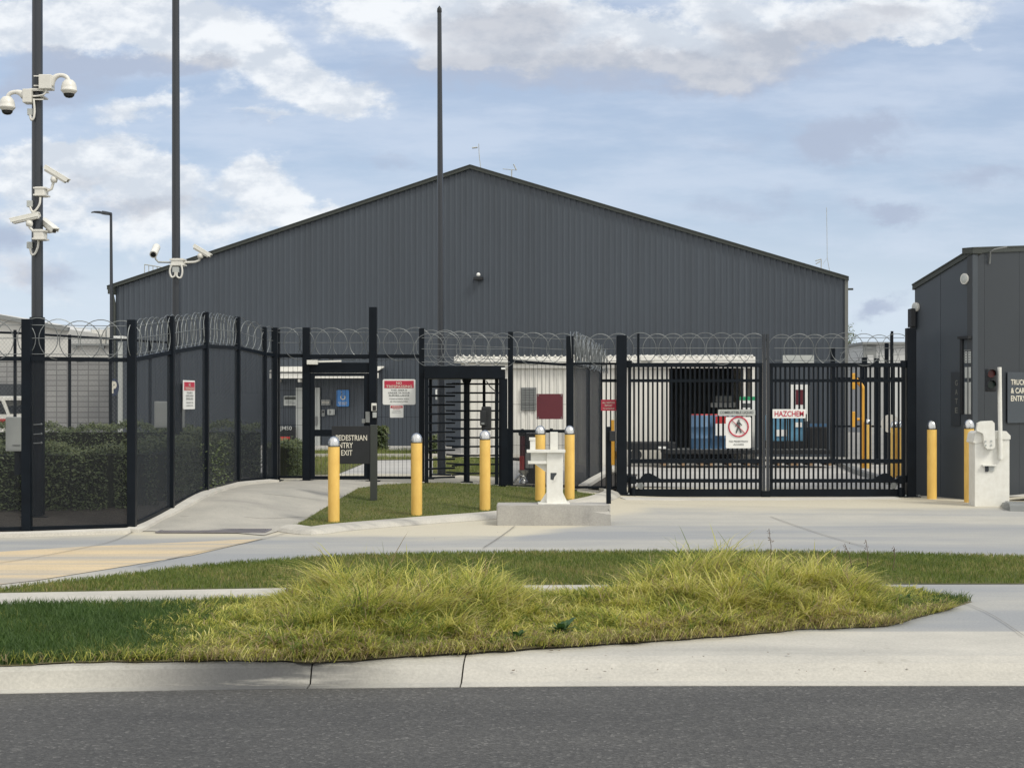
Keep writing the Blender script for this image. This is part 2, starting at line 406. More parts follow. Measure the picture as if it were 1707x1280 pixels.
# ------------------------------------------------------------------ draped ground sheets
def drape(name, poly, off, mt, step=.5, label=None, parent=None, hfun=None):
    b = bmesh.new(); vs = [b.verts.new((p[0], p[1], 0)) for p in poly]; b.faces.new(vs)
    bmesh.ops.triangulate(b, faces=b.faces[:])
    xs = [p[0] for p in poly]; ys = [p[1] for p in poly]
    x = max(min(xs), -14); X1 = min(max(xs), 14); y = max(min(ys), 21); Y1 = min(max(ys), 31.5)
    if max(ys) > 21:
        q = math.ceil(y/step)*step
        while q < Y1:
            bmesh.ops.bisect_plane(b, geom=b.verts[:]+b.edges[:]+b.faces[:], plane_co=(0, q, 0), plane_no=(0, 1, 0)); q += step
        q = math.ceil(x/step)*step
        while q < X1:
            bmesh.ops.bisect_plane(b, geom=b.verts[:]+b.edges[:]+b.faces[:], plane_co=(q, 0, 0), plane_no=(1, 0, 0)); q += step
    for v in b.verts: v.co.z = (hfun or G)(v.co.x, v.co.y)+off
    bmesh.ops.recalc_face_normals(b, faces=b.faces)
    if sum(f.normal.z for f in b.faces) < 0: bmesh.ops.reverse_faces(b, faces=b.faces)
    for f in b.faces: f.smooth = True
    me = bpy.data.meshes.new(name); b.to_mesh(me); b.free(); me.materials.append(M[mt])
    o = bpy.data.objects.new(name, me); COL.objects.link(o)
    if parent: o.parent = parent
    else: o['kind'] = 'structure'
    if label: o['label'] = label
    return o

def gp(*pts): return [tuple(gnd(*p)[:2]) for p in pts]

def strip(pts, w):
    """polygon of width w along a polyline of xy points"""
    L = []; R = []
    for i, p in enumerate(pts):
        a = Vector(pts[max(0, i-1)][:2]); c = Vector(pts[min(len(pts)-1, i+1)][:2]); t = (c-a).normalized(); n = Vector((-t.y, t.x))*w/2
        q = Vector(p[:2]); L.append(tuple(q+n)); R.append(tuple(q-n))
    return L+R[::-1]

def sweep(name, path, prof, mt, kind='structure', label=None, hfun=None, closed_prof=True, parent=None):
    """profile (offset to the left of travel, height) along a path of xy points, standing on the ground"""
    hf = hfun or G; vs = []; fs = []; k = len(prof)
    for i, p in enumerate(path):
        a = Vector(path[max(0, i-1)][:2]); c = Vector(path[min(len(path)-1, i+1)][:2]); t = (c-a).normalized(); n = Vector((-t.y, t.x))
        for d, h in prof:
            q = Vector(p[:2])+n*d; vs.append((q.x, q.y, hf(q.x, q.y)+h))
    for i in range(len(path)-1):
        for j in range(k if closed_prof else k-1):
            fs.append((i*k+j, i*k+(j+1) % k, (i+1)*k+(j+1) % k, (i+1)*k+j))
    if closed_prof: fs += [list(range(k)), [(len(path)-1)*k+j for j in range(k)][::-1]]
    mb = MB(); mb.add(vs, fs); o = mb.build(name, mt, parent)
    if kind and not parent: o['kind'] = kind
    if label: o['label'] = label
    return o

def smooth_path(pts, n=8):
    """Catmull-Rom through xy points"""
    pts = [Vector(p[:2]) for p in pts]; out = []
    for i in range(len(pts)-1):
        p0 = pts[max(0, i-1)]; p1 = pts[i]; p2 = pts[i+1]; p3 = pts[min(len(pts)-1, i+2)]
        for j in range(n):
            t = j/n; out.append(tuple(.5*((2*p1)+(p2-p0)*t+(2*p0-5*p1+4*p2-p3)*t*t+(3*p1-p0-3*p2+p3)*t**3)))
    out.append(tuple(pts[-1])); return out

# ================================================================== SETTING
RZ = -.15
def E(x): return 10.98-.016*max(0.0, 1.5-max(x, -14))**1.8      # far edge of the road

mb = MB(); mb.box((-900, -300, -.6), (900, 1500, -.3)); o = mb.build('ground', 'ground'); o['kind'] = 'structure'; o['label'] = 'pale bare ground reaching the horizon'
xs = [-60, -30]+[-14+.5*i for i in range(57)]+[30, 60]
mb = MB(); n = len(xs)
mb.add([(x, E(x), RZ) for x in xs]+[(x, -14, RZ) for x in xs], [(i, i+1, n+i+1, n+i) for i in range(n-1)])
mb.add([(-60, -14, RZ), (60, -14, RZ), (60, -30, RZ), (-60, -30, RZ)], [(0, 1, 2, 3)])
o = mb.build('road', 'asphalt'); o['kind'] = 'structure'; o['label'] = 'dark grey asphalt road across the foreground'

# kerb: upright on the left, flattening into a vehicle crossing on the right
def kerb_prof(x):
    t = sst((x+1.42)/1.3)
    # (distance behind road edge, z)
    lip = [(0, RZ-.1), (0, RZ+.004), (.12, RZ+.014)]
    w = .27+1.2*t; face = .06+.14*t; h = 0
    mid = (.12+face, RZ+.014+(h-RZ-.014)*(.80-.10*t)); top = (.12+face+.05+.09*t, h-.004*(1-t)-.01*t); back = (.12+w, h); bot = (.12+w, -.35)
    return lip+[mid, top, back, bot]
def kerb_piece(x0, x1, mt, label, gap=.006, name='kerb'):
    q = []; x = x0+gap
    while x < x1-gap: q.append(x); x += .12
    q.append(x1-gap); vs = []; fs = []; k = 7
    for x in q:
        for d, z in kerb_prof(x): vs.append((x+.05*d, E(x)+d, z))
    for i in range(len(q)-1):
        for j in range(k): fs.append((i*k+j, i*k+(j+1) % k, (i+1)*k+(j+1) % k, (i+1)*k+j))
    fs += [list(range(k)), [(len(q)-1)*k+j for j in range(k)][::-1]]
    m_ = MB(); m_.add(vs, fs); o = m_.build(name, mt); o['kind'] = 'structure'; o['label'] = label
    return o
for a, c, l in ((-14, -7.2, 'upright concrete kerb stretching away past the left verge'), (-7.2, -4.3, 'upright concrete kerb beside the dark green verge'),
                (-4.3, -1.45, 'stained upright concrete kerb with black tyre scuffs'), (-1.45, -.37, 'dropped concrete kerb flattening beside the tall weeds')):
    kerb_piece(a, c, 'scuffed' if 'scuffs' in l or 'flattening' in l else 'kerb', l)
kerb_piece(-.37, 14, 'apron', 'smooth pale concrete lip of the vehicle crossing', name='kerb')
mb = MB()
mb.add([(x, E(x)+.02, RZ-.05) for x in xs]+[(x, E(x)+1.5, RZ-.2) for x in xs], [(i, i+1, n+i+1, n+i) for i in range(n-1)])
o = mb.build('kerb_bed', 'joint'); o['kind'] = 'structure'; o['label'] = 'dark bed showing in the kerb joints'

def back_of_kerb(x): return E(x)+.12+.27+1.2*sst((x+1.42)/1.3)
front = [(x, back_of_kerb(x)) for x in [-14+.4*i for i in range(71)]]
driveway = drape('driveway', front+[(14, 32), (-14, 32)], 0, 'drive', .25, 'pale concrete driveway and forecourt with grey wheel stains')
yard = drape('yard', [(-40, 32), (40, 32), (40, 90), (-40, 90)], 0, 'yard', 2, 'concrete yard behind the fence')
for sx in (-1, 1):
    drape('side_ground', [(sx*14, 11), (sx*60, 11), (sx*60, 32), (sx*14, 32)], -.002, 'lawn_soil', 2, 'grassy ground beyond the frame')

# footpath along the verge
fp_near = [(-14, 13.2), (-6, 13.75), (-4.6, 14.0), (-2, 14.35), (0, 14.5), (1.0, 14.55)]
fp_far = [(1.0, 15.62), (0, 15.58), (-2, 15.4), (-4.6, 15.02), (-6, 14.8), (-14, 14.2)]
drape('footpath', fp_near+fp_far, .012, 'apron', 2, 'narrow pale concrete footpath behind the weeds')
# verge soil
vfront = [(x, back_of_kerb(x)-.07+.025*math.sin(x*9)+.02*math.sin(x*23)) for x in [-14+.4*i for i in range(32)]]
vf2 = [gnd(*p)[:2] for p in ((500, 1104), (560, 1102), (640, 1098), (760, 1090), (880, 1083), (1000, 1075), (1120, 1068), (1330, 1051), (1480, 1045), (1560, 1021), (1620, 1003))]
vfront = [p for p in vfront if p[0] < vf2[0][0]-.1]+[tuple(p) for p in vf2]
_fx = [p[0] for p in vfront]; _fy = [p[1] for p in vfront]; _x = np.arange(-6.4, vf2[-1][0], .045); _r = np.random.default_rng(3)
_n = np.convolve(_r.normal(0, 1, len(_x)+8), np.ones(4)/4, 'same')[4:-4]*.030+np.sin(_x*6.1)*.012+np.sin(_x*2.3+1)*.016
vfront = [p for p in vfront if p[0] < -6.5]+[(float(a), float(np.interp(a, _fx, _fy)+b*min(1, (vf2[-1][0]-a)/.3)-.015)) for a, b in zip(_x, _n)]+[vfront[-1]]
vback = [(3.5, 15.0), (2.5, 15.25), (1.0, 14.5), (0, 14.45), (-2, 14.3), (-4.6, 13.95), (-6, 13.7), (-14, 13.15)]
drape('verge', vfront+vback, .003, 'soil', 2, 'soil under the weedy verge')
lawn_far = [gnd(*p)[:2] for p in ((0, 984), (60, 975), (130, 968), (200, 960), (300, 948), (400, 939), (560, 928), (700, 924), (860, 922), (1100, 921), (1300, 921), (1500, 924), (1707, 929))]
lawn_poly = [(-5.6, 14.95), (-4.6, 15.06), (-2, 15.44), (0, 15.62), (1, 15.66), (3.6, 15.74), (5.3, 15.76), (12, 15.9), (12, 18.2)]+[tuple(p) for p in lawn_far[::-1]]
drape('lawn', lawn_poly, .006, 'lawn_soil', 2, 'soil of the mown lawn strip before the driveway')
isl_px = [(487, 880), (530, 856), (560, 838), (598, 816), (640, 810), (720, 807), (850, 813), (940, 819), (998, 827), (985, 834), (950, 841), (905, 848), (830, 862), (700, 870), (560, 880)]
isl = gp(*isl_px)
drape('island', isl, .03, 'lawn_soil', .25, 'soil of the small lawn island with bollards')
path_poly = gp((226, 886), (262, 870), (300, 850), (345, 826), (398, 809), (455, 804), (520, 801), (640, 804), (830, 808), (848, 812), (720, 806), (640, 809), (598, 815), (560, 837), (530, 855), (487, 879), (440, 893), (380, 888))
drape('path', path_poly, .010, 'path', .25, 'concrete path climbing to the pedestrian gate')
drape('paving', gp((-320, 1010), (-320, 935), (0, 920), (130, 912), (330, 903), (440, 898), (320, 926), (180, 949), (60, 968)), .006, 'tan', 1, 'tan coloured streaked paving at the foot of the path')
for i, ln in enumerate((((222, 887), (180, 905), (60, 930), (-40, 945)), ((230, 946), (330, 922), (440, 899), (487, 886)), ((1285, 862), (1330, 878), (1372, 892), (1440, 912)), ((858, 878), (838, 893), (806, 914)), ((1040, 838), (1300, 846), (1540, 852)), ((1560, 990), (1640, 1020), (1707, 1062)))):
    drape('joint', strip(smooth_path(gp(*ln), 4), .013 if i < 5 else .007), .015, 'joint', 1, None, driveway)
for ln in (((300, 862), (440, 866), (520, 862)), ((370, 826), (480, 828), (545, 836)), ((430, 806), (600, 808))):
    drape('joint', strip(gp(*ln), .012), .017, 'joint', 1, None, driveway)
# drain grate
g0 = gnd(357, 886); dg = thing('drain_grate', g0, 'long dark steel drain grate set across the foot of the concrete path', 'drain')
gf = frame(g0+Vector((0, 0, .012)), (1, -.02, 0)); s_ = FPX/g0.y; w_ = 178/s_
b = MB(gf)
for yy in (-.26, .26): b.box((-w_/2, yy-.02, -.006), (w_/2, yy+.02, .008))
for xx in (-w_/2, w_/2): b.box((xx-.02, -.26, -.006), (xx+.02, .26, .007))
b.build('frame', 'grate', dg)
b = MB(gf)
k = 46
for i in range(k):
    x = -w_/2+w_*(i+.5)/k; b.box((x-.008, -.24, -.006), (x+.008, .24, .005))
b.build('slats', 'grate', dg)
b = MB(gf); b.box((-w_/2, -.25, -.009), (w_/2, .25, -.0065)); b.build('channel', 'dark', dg)

# island kerbs
KP = [(-.16, -.05), (-.16, .012), (-.12, .055), (-.03, .085), (.14, .095), (.14, -.05)]
ik = smooth_path(gp((478, 885), (520, 890), (570, 884), (700, 873), (830, 863), (900, 852)), 6)
sweep('kerb', ik, KP, 'kerb', label='low mountable concrete kerb along the front of the lawn island')
ik2 = smooth_path(gp((950, 846), (990, 838), (1014, 830), (1020, 825), (1010, 822)), 6)
sweep('kerb', ik2, KP, 'kerb', label='short concrete kerb at the right tip of the lawn island')
sweep('kerb', gp((1040, 832), (1150, 833), (1300, 833), (1500, 831)), [(-.15, -.04), (-.15, .006), (.25, .02), (.25, -.04)], 'edge', label='flat concrete gate threshold')
# raised pad before the right building
drape('pad', [(8.95, 28.0), (9.6, 27.9), (14, 31), (14, 36), (10.2, 29.2)], .09, 'edge', 2, 'raised concrete pad beside the slate building')

# ================================================================== LIGHT, SKY, CAMERA
SUN = Vector((.62, -.52, .95)).normalized()
ld = bpy.data.lights.new('sun', 'SUN'); ld.energy = 1.5; ld.angle = math.radians(14); ld.color = (1, .955, .83)
lo = bpy.data.objects.new('sun', ld); COL.objects.link(lo); lo.rotation_euler = SUN.to_track_quat('Z', 'Y').to_euler()
world = bpy.data.worlds.new('World'); scene.world = world; world.use_nodes = True
nt = world.node_tree; N, L = nt.nodes, nt.links; N.clear()
out = N.new('ShaderNodeOutputWorld'); bg = N.new('ShaderNodeBackground'); L.new(bg.outputs[0], out.inputs[0]); bg.inputs['Strength'].default_value = .1
sky = N.new('ShaderNodeTexSky'); sky.sky_type = 'NISHITA'; sky.sun_disc = False
sky.sun_elevation = math.asin(SUN.z); sky.sun_rotation = math.atan2(SUN.x, SUN.y); sky.air_density = 1.0; sky.dust_density = 1.0; sky.ozone_density = 1.5
tc = N.new('ShaderNodeTexCoord')
def mth(op, a, b=None, c=None):
    n_ = N.new('ShaderNodeMath'); n_.operation = op
    for i, q in enumerate((a, b, c)):
        if q is None: continue
        if isinstance(q, (int, float)): n_.inputs[i].default_value = q
        else: L.new(q, n_.inputs[i])
    return n_.outputs[0]
sp = N.new('ShaderNodeSeparateXYZ'); L.new(tc.outputs['Generated'], sp.inputs[0])
yy = mth('MAXIMUM', sp.outputs[1], .12)
U0 = mth('DIVIDE', sp.outputs[0], yy); V0 = mth('DIVIDE', sp.outputs[2], yy)
cb = N.new('ShaderNodeCombineXYZ'); L.new(U0, cb.inputs[0]); L.new(mth('MULTIPLY', V0, 1.7), cb.inputs[1])
def noise(scale, det=8, rough=.55, vec=None, loc=(0, 0, 0), dist=0.0):
    mp = N.new('ShaderNodeMapping'); mp.inputs['Location'].default_value = loc; L.new(vec or cb.outputs[0], mp.inputs['Vector'])
    n_ = N.new('ShaderNodeTexNoise'); n_.inputs['Scale'].default_value = scale; n_.inputs['Detail'].default_value = det; n_.inputs['Roughness'].default_value = rough; n_.inputs['Distortion'].default_value = dist
    L.new(mp.outputs[0], n_.inputs['Vector']); return n_
wob = noise(15, 8, .62, loc=(3.1, 1.7, 0)); sw = N.new('ShaderNodeSeparateColor'); L.new(wob.outputs['Color'], sw.inputs[0])
U = mth('ADD', U0, mth('MULTIPLY', mth('SUBTRACT', sw.outputs[0], .5), .075))
V = mth('ADD', V0, mth('MULTIPLY', mth('SUBTRACT', sw.outputs[1], .5), .055))
def blobs(lst):
    acc = None
    for px, py, rx, ry, amp in lst:
        u = (px-CPX)/FPX; v = (HPY-py)/FPX
        a = mth('MULTIPLY', mth('SUBTRACT', U, u), FPX/rx); c = mth('MULTIPLY', mth('SUBTRACT', V, v), FPX/ry)
        d = mth('ADD', mth('MULTIPLY', a, a), mth('MULTIPLY', c, c))
        e = mth('MULTIPLY', mth('EXPONENT', mth('MULTIPLY', d, -1.0)), amp)
        acc = e if acc is None else mth('ADD', acc, e)
    return acc
def sstep(x, a, b):
    mr = N.new('ShaderNodeMapRange'); mr.interpolation_type = 'SMOOTHSTEP'; L.new(x, mr.inputs[0]); mr.inputs[1].default_value = a; mr.inputs[2].default_value = b; return mr.outputs[0]
def cmix(f, a, b):
    mx = N.new('ShaderNodeMix'); mx.data_type = 'RGBA'
    for nm, q in (('Factor', f), ('A', a), ('B', b)):
        if isinstance(q, (tuple, float, int)): mx.inputs[nm].default_value = (*q, 1) if isinstance(q, tuple) else q
        else: L.new(q, mx.inputs[nm])
    return mx.outputs['Result']
WHITE = [(40, 50, 120, 50, 1), (180, 30, 120, 50, 1), (300, 40, 90, 50, .9), (400, 70, 100, 45, .9), (470, 130, 90, 40, .9), (565, 165, 70, 30, 1), (230, 185, 120, 30, .75), (130, 250, 60, 28, .9), (60, 290, 90, 50, .8), (230, 280, 80, 40, .95), (300, 320, 90, 40, .7), (430, 310, 55, 40, 1), (500, 355, 55, 22, .9),
         (330, 380, 150, 40, .5), (600, 15, 80, 30, .8), (760, 40, 150, 55, .9), (900, 70, 150, 60, .95), (1030, 40, 70, 40, 1), (1160, 100, 150, 45, .95), (1190, 15, 60, 30, .9), (1555, 62, 80, 24, 1), (1350, 40, 150, 45, .9), (1470, 25, 110, 40, .6), (1600, 10, 120, 30, .7), (740, 110, 60, 14, .6), (60, 360, 120, 30, .5), (100, 480, 160, 60, .5), (440, 200, 60, 10, .45)]
GREY = [(190, 110, 140, 22, 1), (60, 150, 120, 26, .8), (330, 120, 60, 18, .6), (820, 60, 130, 40, .55), (950, 120, 290, 34, 1), (1215, 125, 130, 24, .9), (860, 30, 120, 26, .5), (1330, 60, 150, 34, .9), (1480, 20, 90, 20, .5), (1450, 225, 95, 26, .75), (1380, 255, 60, 22, .6), (1640, 300, 80, 24, .5), (1480, 352, 55, 22, .9), (1270, 340, 120, 34, .4), (1220, 225, 120, 30, .3), (0, 400, 60, 40, .7), (90, 470, 80, 26, .6), (260, 345, 150, 20, .55), (150, 300, 60, 16, .4), (1460, 508, 50, 16, .8), (660, 278, 60, 14, .35), (420, 205, 100, 14, .3)]
nA = noise(9, 9, .6); nB = noise(30, 8, .6, loc=(5, 2, 1)); nW = noise(3.2, 8, .6, loc=(1, 7, 3))
# clouds behind the viewer, for even light
nAll = noise(2.4, 7, .6, vec=tc.outputs['Generated'])
veil = sstep(V0, .16, -.02)
streak = N.new('ShaderNodeCombineXYZ'); L.new(mth('MULTIPLY', U0, 1.0), streak.inputs[0]); L.new(mth('MULTIPLY', V0, 4.5), streak.inputs[1])
nS = noise(7, 7, .6, vec=streak.outputs[0], loc=(2, 5, 0))
w = mth('ADD', blobs(WHITE), mth('MULTIPLY', mth('SUBTRACT', nA.outputs['Fac'], .5), 1.35))
w = mth('ADD', w, mth('MULTIPLY', mth('SUBTRACT', nB.outputs['Fac'], .5), .75))
wm = sstep(w, .26, .72)
thin = mth('MULTIPLY', sstep(nS.outputs['Fac'], .36, .66), .42)
gm = sstep(mth('ADD', blobs(GREY), mth('MULTIPLY', mth('SUBTRACT', nB.outputs['Fac'], .5), .9)), .08, .75)
fr = sstep(sp.outputs[1], .15, .45)         # the part of the sky towards the shed
skyc = N.new('ShaderNodeMix'); skyc.data_type = 'RGBA'; skyc.blend_type = 'MULTIPLY'; skyc.inputs['Factor'].default_value = 1
L.new(sky.outputs[0], skyc.inputs['A']); skyc.inputs['B'].default_value = (.76, .77, .81, 1)
c0 = cmix(mth('ADD', mth('MULTIPLY', veil, .45), .48), skyc.outputs['Result'], (4.3, 4.95, 6.1))
c0 = cmix(mth('MULTIPLY', sstep(V0, .115, .035), .75), c0, (4.75, 5.5, 6.1))
c1 = cmix(thin, c0, (5.1, 5.6, 6.45))
nA2 = noise(9, 9, .6, loc=(.004, -.030, 0)); nB2 = noise(30, 8, .6, loc=(5.001, 1.990, 1))
puff = mth('ADD', mth('MULTIPLY', mth('SUBTRACT', nA.outputs['Fac'], nA2.outputs['Fac']), 1.6), mth('MULTIPLY', mth('SUBTRACT', nB.outputs['Fac'], nB2.outputs['Fac']), 1.0))
wcol = cmix(sstep(puff, -.22, .20), (4.7, 5.1, 5.65), (6.6, 6.8, 7.0))
c2 = cmix(mth('MULTIPLY', wm, .92), c1, wcol)
gcol = cmix(wm, (3.15, 3.65, 4.65), cmix(sstep(puff, -.2, .25), (3.35, 3.65, 4.25), (4.15, 4.35, 4.8)))
c3 = cmix(mth('MULTIPLY', gm, .90), c2, gcol)
back = cmix(sstep(nAll.outputs['Fac'], .25, .55), skyc.outputs['Result'], (8.8, 8.6, 8.2))
fin = cmix(fr, back, c3)
L.new(fin, bg.inputs['Color'])

cam = bpy.data.cameras.new('camera'); co = bpy.data.objects.new('camera', cam); COL.objects.link(co)
co.location = (0, 0, CZ); co.rotation_euler = (PI/2, 0, 0); cam.sensor_width = 36; cam.lens = 36*FPX/1707; cam.shift_y = (HPY-640)/1707; cam.clip_end = 4000
scene.camera = co
vs_ = scene.view_settings; vs_.view_transform = 'Standard'; vs_.look = 'None'; vs_.gamma = 1; vs_.use_curve_mapping = False; vs_.exposure = .52
scene.cycles.max_bounces = 6; scene.cycles.transparent_max_bounces = 16; scene.cycles.use_denoising = True

# ================================================================== BUILDINGS
# ---- big charcoal shed
SL = Vector((-13.6, 52.8, 0)); SR = Vector((10.62, 48.9, 0)); sdir = (SR-SL).normalized(); sdep = Vector((-sdir.y, sdir.x, 0))
SW = (SR-SL).length; EAVE, RIDGE, TR = 5.78, 9.58, .505
def roof_h(t): return EAVE+(RIDGE-EAVE)*(1-abs(t-TR)/(TR if t < TR else 1-TR))
shed = thing('shed', (SL+SR)/2, 'large charcoal corrugated metal shed with a low gable facing the gate', 'building')
FS = frame(SL, sdir)                                   # local x along the gable, y into the shed
def shed_wall(x0, x1, z0, z1f, name='gable_wall', parent=shed, mt='shed'):
    """ribbed sheet cut to the roof line"""
    prof = []; pitch = .19; x = x0
    while x < x1:
        for dx, dy in ((0, 0), (.055, 0), (.085, -.016), (.12, -.016), (.15, 0)):
            if x+dx <= x1: prof.append((x+dx, dy))
        x += pitch
    prof.append((x1, 0)); vs = []
    mid = SW*TR
    full = []
    for i, (px_, dy) in enumerate(prof):
        if i and prof[i-1][0] < mid < px_: full.append((mid, dy))
        full.append((px_, dy))
    for q, dy in full: vs += [(q, dy, z0), (q, dy, z1f(q))]
    b = MB(FS); b.add(vs, [(2*i, 2*i+2, 2*i+3, 2*i+1) for i in range(len(full)-1)]); return b.build(name, mt, parent)
shed_wall(0, SW, -.1, lambda x: roof_h(x/SW)-.05)
b = MB(FS); b.box((-.05, .05, -.1), (0, 32, EAVE)); b.box((SW, .05, -.1), (SW+.05, 32, EAVE)); b.build('side_wall', 'shed', shed)
b = MB(FS)
for t0, t1 in ((-.012, TR), (TR, 1.004)):
    h0 = roof_h(t0) if t0 >= 0 else EAVE-.05; h1 = roof_h(t1) if t1 <= 1 else EAVE-.05
    a = Vector((t0*SW, -.1, h0+.005)); c = Vector((t1*SW, -.1, h1+.005))
    b.add([a, c, c+Vector((0, 33, 0)), a+Vector((0, 33, 0)), a+Vector((0, 0, .05)), c+Vector((0, 0, .05)), c+Vector((0, 33, .05)), a+Vector((0, 33, .05))], [(0, 1, 2, 3), (4, 5, 6, 7), (0, 1, 5, 4), (1, 2, 6, 5), (2, 3, 7, 6), (3, 0, 4, 7)])
b.build('roof', 'trim', shed)
b = MB(FS)
for t0, t1 in ((-.012, TR), (TR, 1.004)):
    h0 = roof_h(t0) if t0 >= 0 else EAVE-.05; h1 = roof_h(t1) if t1 <= 1 else EAVE-.05
    for z0, z1, d in ((-.075, .035, -.12), (.030, .060, -.14)):
        b.add([(t0*SW, d, h0+z0), (t1*SW, d, h1+z0), (t1*SW, d, h1+z1), (t0*SW, d, h0+z1), (t0*SW, -.03, h0+z0), (t1*SW, -.03, h1+z0), (t1*SW, -.03, h1+z1), (t0*SW, -.03, h0+z1)],
              [(0, 1, 2, 3), (7, 6, 5, 4), (0, 4, 5, 1), (1, 5, 6, 2), (2, 6, 7, 3), (3, 7, 4, 0)])
b.build('barge_trim', 'trim', shed)
b = MB(FS); b.box((SW-.02, -.06, 0), (SW+.08, .14, EAVE-.02)); b.build('corner_trim', 'trimlight', shed)
b = MB(FS); b.box((-.22, -.22, EAVE-.28), (-.02, 32, EAVE-.06)); b.tube([(-.1, -.12, EAVE-.28), (-.04, -.08, EAVE-.6), (-.04, -.08, .2)], .05); b.build('gutter', 'trim', shed)
b = MB(FS); b.box((SW+.04, -.05, EAVE-.42), (SW+.24, .02, EAVE-.36)); b.build('bracket', 'trim', shed)
def on_shed(px, py): return ray_plane(px, py, SL+Vector((0, -.035, 0)), sdep)
def shed_frame(px0, py0, px1, py1, d=.05):
    a = on_shed(px0, py0); c = on_shed(px1, py1); m_ = (a+c)/2-sdep*d
    return frame(m_, sdir), (c-a).dot(sdir), a.z-c.z
# pale door, awning and small grey roller shutters of the shed
fr_, w, h = shed_frame(494, 646, 534, 752); b = MB(fr_); b.box((-w/2, -.02, -h/2), (w/2, .06, h/2), bev=.01); d_ = b.build('door', 'greybox', shed)
b = MB(fr_); b.box((-.02, -.07, .05), (.02, -.02, .45)); b.box((.26, -.06, -.2), (.34, -.02, .1)); b.build('handle', 'midgrey', d_)
fr_, w, h = shed_frame(346, 656, 438, 752); b = MB(fr_); b.box((-w/2, -.03, -h/2), (w/2, .02, h/2))
for i in range(12): b.box((-w/2+.02, -.04, -h/2+h*i/12+.02), (w/2-.02, -.03, -h/2+h*(i+1)/12-.03))
b.build('roller_shutter', 'shed', shed)
fr_, w, h = shed_frame(463, 616, 641, 631, .9); aw = MB(fr_); aw.box((-w/2, 0, -h/2), (w/2, .12, .02), bev=.01)
aw.add([(-w/2+.02, -.05, .06), (w/2-.02, -.05, .06), (w/2-.02, .95, .22), (-w/2+.02, .95, .22), (-w/2+.02, -.05, .10), (w/2-.02, -.05, .10), (w/2-.02, .95, .26), (-w/2+.02, .95, .26)],
       [(0, 1, 2, 3), (4, 5, 6, 7), (0, 1, 5, 4), (1, 2, 6, 5), (2, 3, 7, 6), (3, 0, 4, 7)])
for i in range(18): aw.box((-w/2+.05+i*(w-.1)/18, -.08, .075), (-w/2+.09+i*(w-.1)/18, -.05, .12))
aw.box((-w/2+.05, .1, -h/2-.12), (-w/2+.13, .9, -h/2-.02)); aw.box((-.9, .1, -h/2-.12), (-.82, .9, -h/2-.02)); aw.build('awning', 'roofw', shed)
# wall lamp with a small round camera above
fr_, w, h = shed_frame(791, 455, 806, 468, .08); fl = thing('wall_lamp', fr_.translation, 'small dark floodlight and white eye mounted high under the gable ridge', 'lamp')
b = MB(fr_); b.box((-.15, -.14, -.12), (.15, .08, -.02), bev=.015); b.build('housing', 'blackm', fl)
b = MB(fr_); b.lathe([(0, -.07), (.05, -.05), (.07, 0), (.05, .05), (0, .07)], (0, -.04, .06), 12); b.build('eye', 'signwhite', fl)
# things on the roof
def antenna(px, base_py, Y, segs, label, name='antenna'):
    b0 = P(px, base_py, Y); t = thing(name, b0, label, name.replace('_', ' ')); b = MB()
    for s in segs: b.tube([P(x, y, Y) for x, y in s[:-1]], s[-1], 6)
    b.build('mast', 'greybox', t); return t
antenna(802, 284, 53, [((802, 284), (799, 262), (798, 240), .014), ((787, 247), (796, 246), .03)], 'thin pale wind gauge mast on the shed ridge')
antenna(855, 290, 52, [((853, 300), (853, 283), .02), ((838, 282), (861, 284), .012), ((856, 274), (861, 284), .022)], 'small pale aerial just down the slope from the ridge')
antenna(1367, 452, 50, [((1369, 452), (1369, 433), .016), ((1359, 435), (1369, 432), .02), ((1360, 440), (1367, 436), .02)], 'small bent pale aerial near the low end of the shed roof')
antenna(1380, 456, 50, [((1383, 452), (1379, 430), (1378, 346), .009), ((1372, 440), (1379, 430), .006)], 'tall whip aerial near the low end of the shed roof')
t = thing('roof_railing', P(245, 458, 54), 'pale roof safety railing showing above the low left roof slope', 'railing'); b = MB()
b.tube([P(241, 441, 54), P(290, 449, 54)], .022, 6)
for x in (241, 248, 255, 262, 270, 280): b.tube([P(x, 441+(x-241)*.16, 54), P(x, 462-(x-241)*.42+4, 54)], .015, 6)
b.build('rail', 'greybox', t)

# ---- white hut / open store behind the gate
YH = 42.7; HB = .05
hut = thing('store_hut', P(1006, 768, YH), 'low white clad store hut with a corrugated roof and an open dark bay', 'building')
x0 = P(757, 0, YH).x; x1 = P(1258, 0, YH).x; xo0 = P(1116, 0, YH).x; xo1 = P(1240, 0, YH).x; zt = P(0, 604, YH).z; zr = P(0, 588, YH).z
def ribbed(x0, x1, z0, z1, y, pitch=.2, d=.03):
    vs = []; x = x0; prof = []
    while x < x1-pitch:
        for dx, dy in ((0, 0), (pitch*.3, 0), (pitch*.4, -d), (pitch*.8, -d), (pitch*.9, 0)): prof.append((x+dx, dy))
        x += pitch
    prof.append((x1, 0))
    for q, dy in prof: vs += [(q, y+dy, z0), (q, y+dy, z1)]
    return vs, [(2*i, 2*i+2, 2*i+3, 2*i+1) for i in range(len(prof)-1)]
b = MB(); b.add(*ribbed(P(768, 0, YH).x, xo0, HB, zt, YH+.12)); b.build('front_wall', 'hutwall', hut)
b = MB(); b.box((P(768, 0, YH).x, YH+.13, HB), (P(768, 0, YH).x+.1, YH+5, zt)); b.box((xo0-.08, YH+.14, HB), (xo0, YH+5, zt)); b.box((x1+.1, YH+1.2, HB), (x1+.18, YH+5, zt)); b.build('side_wall', 'hutwall', hut)
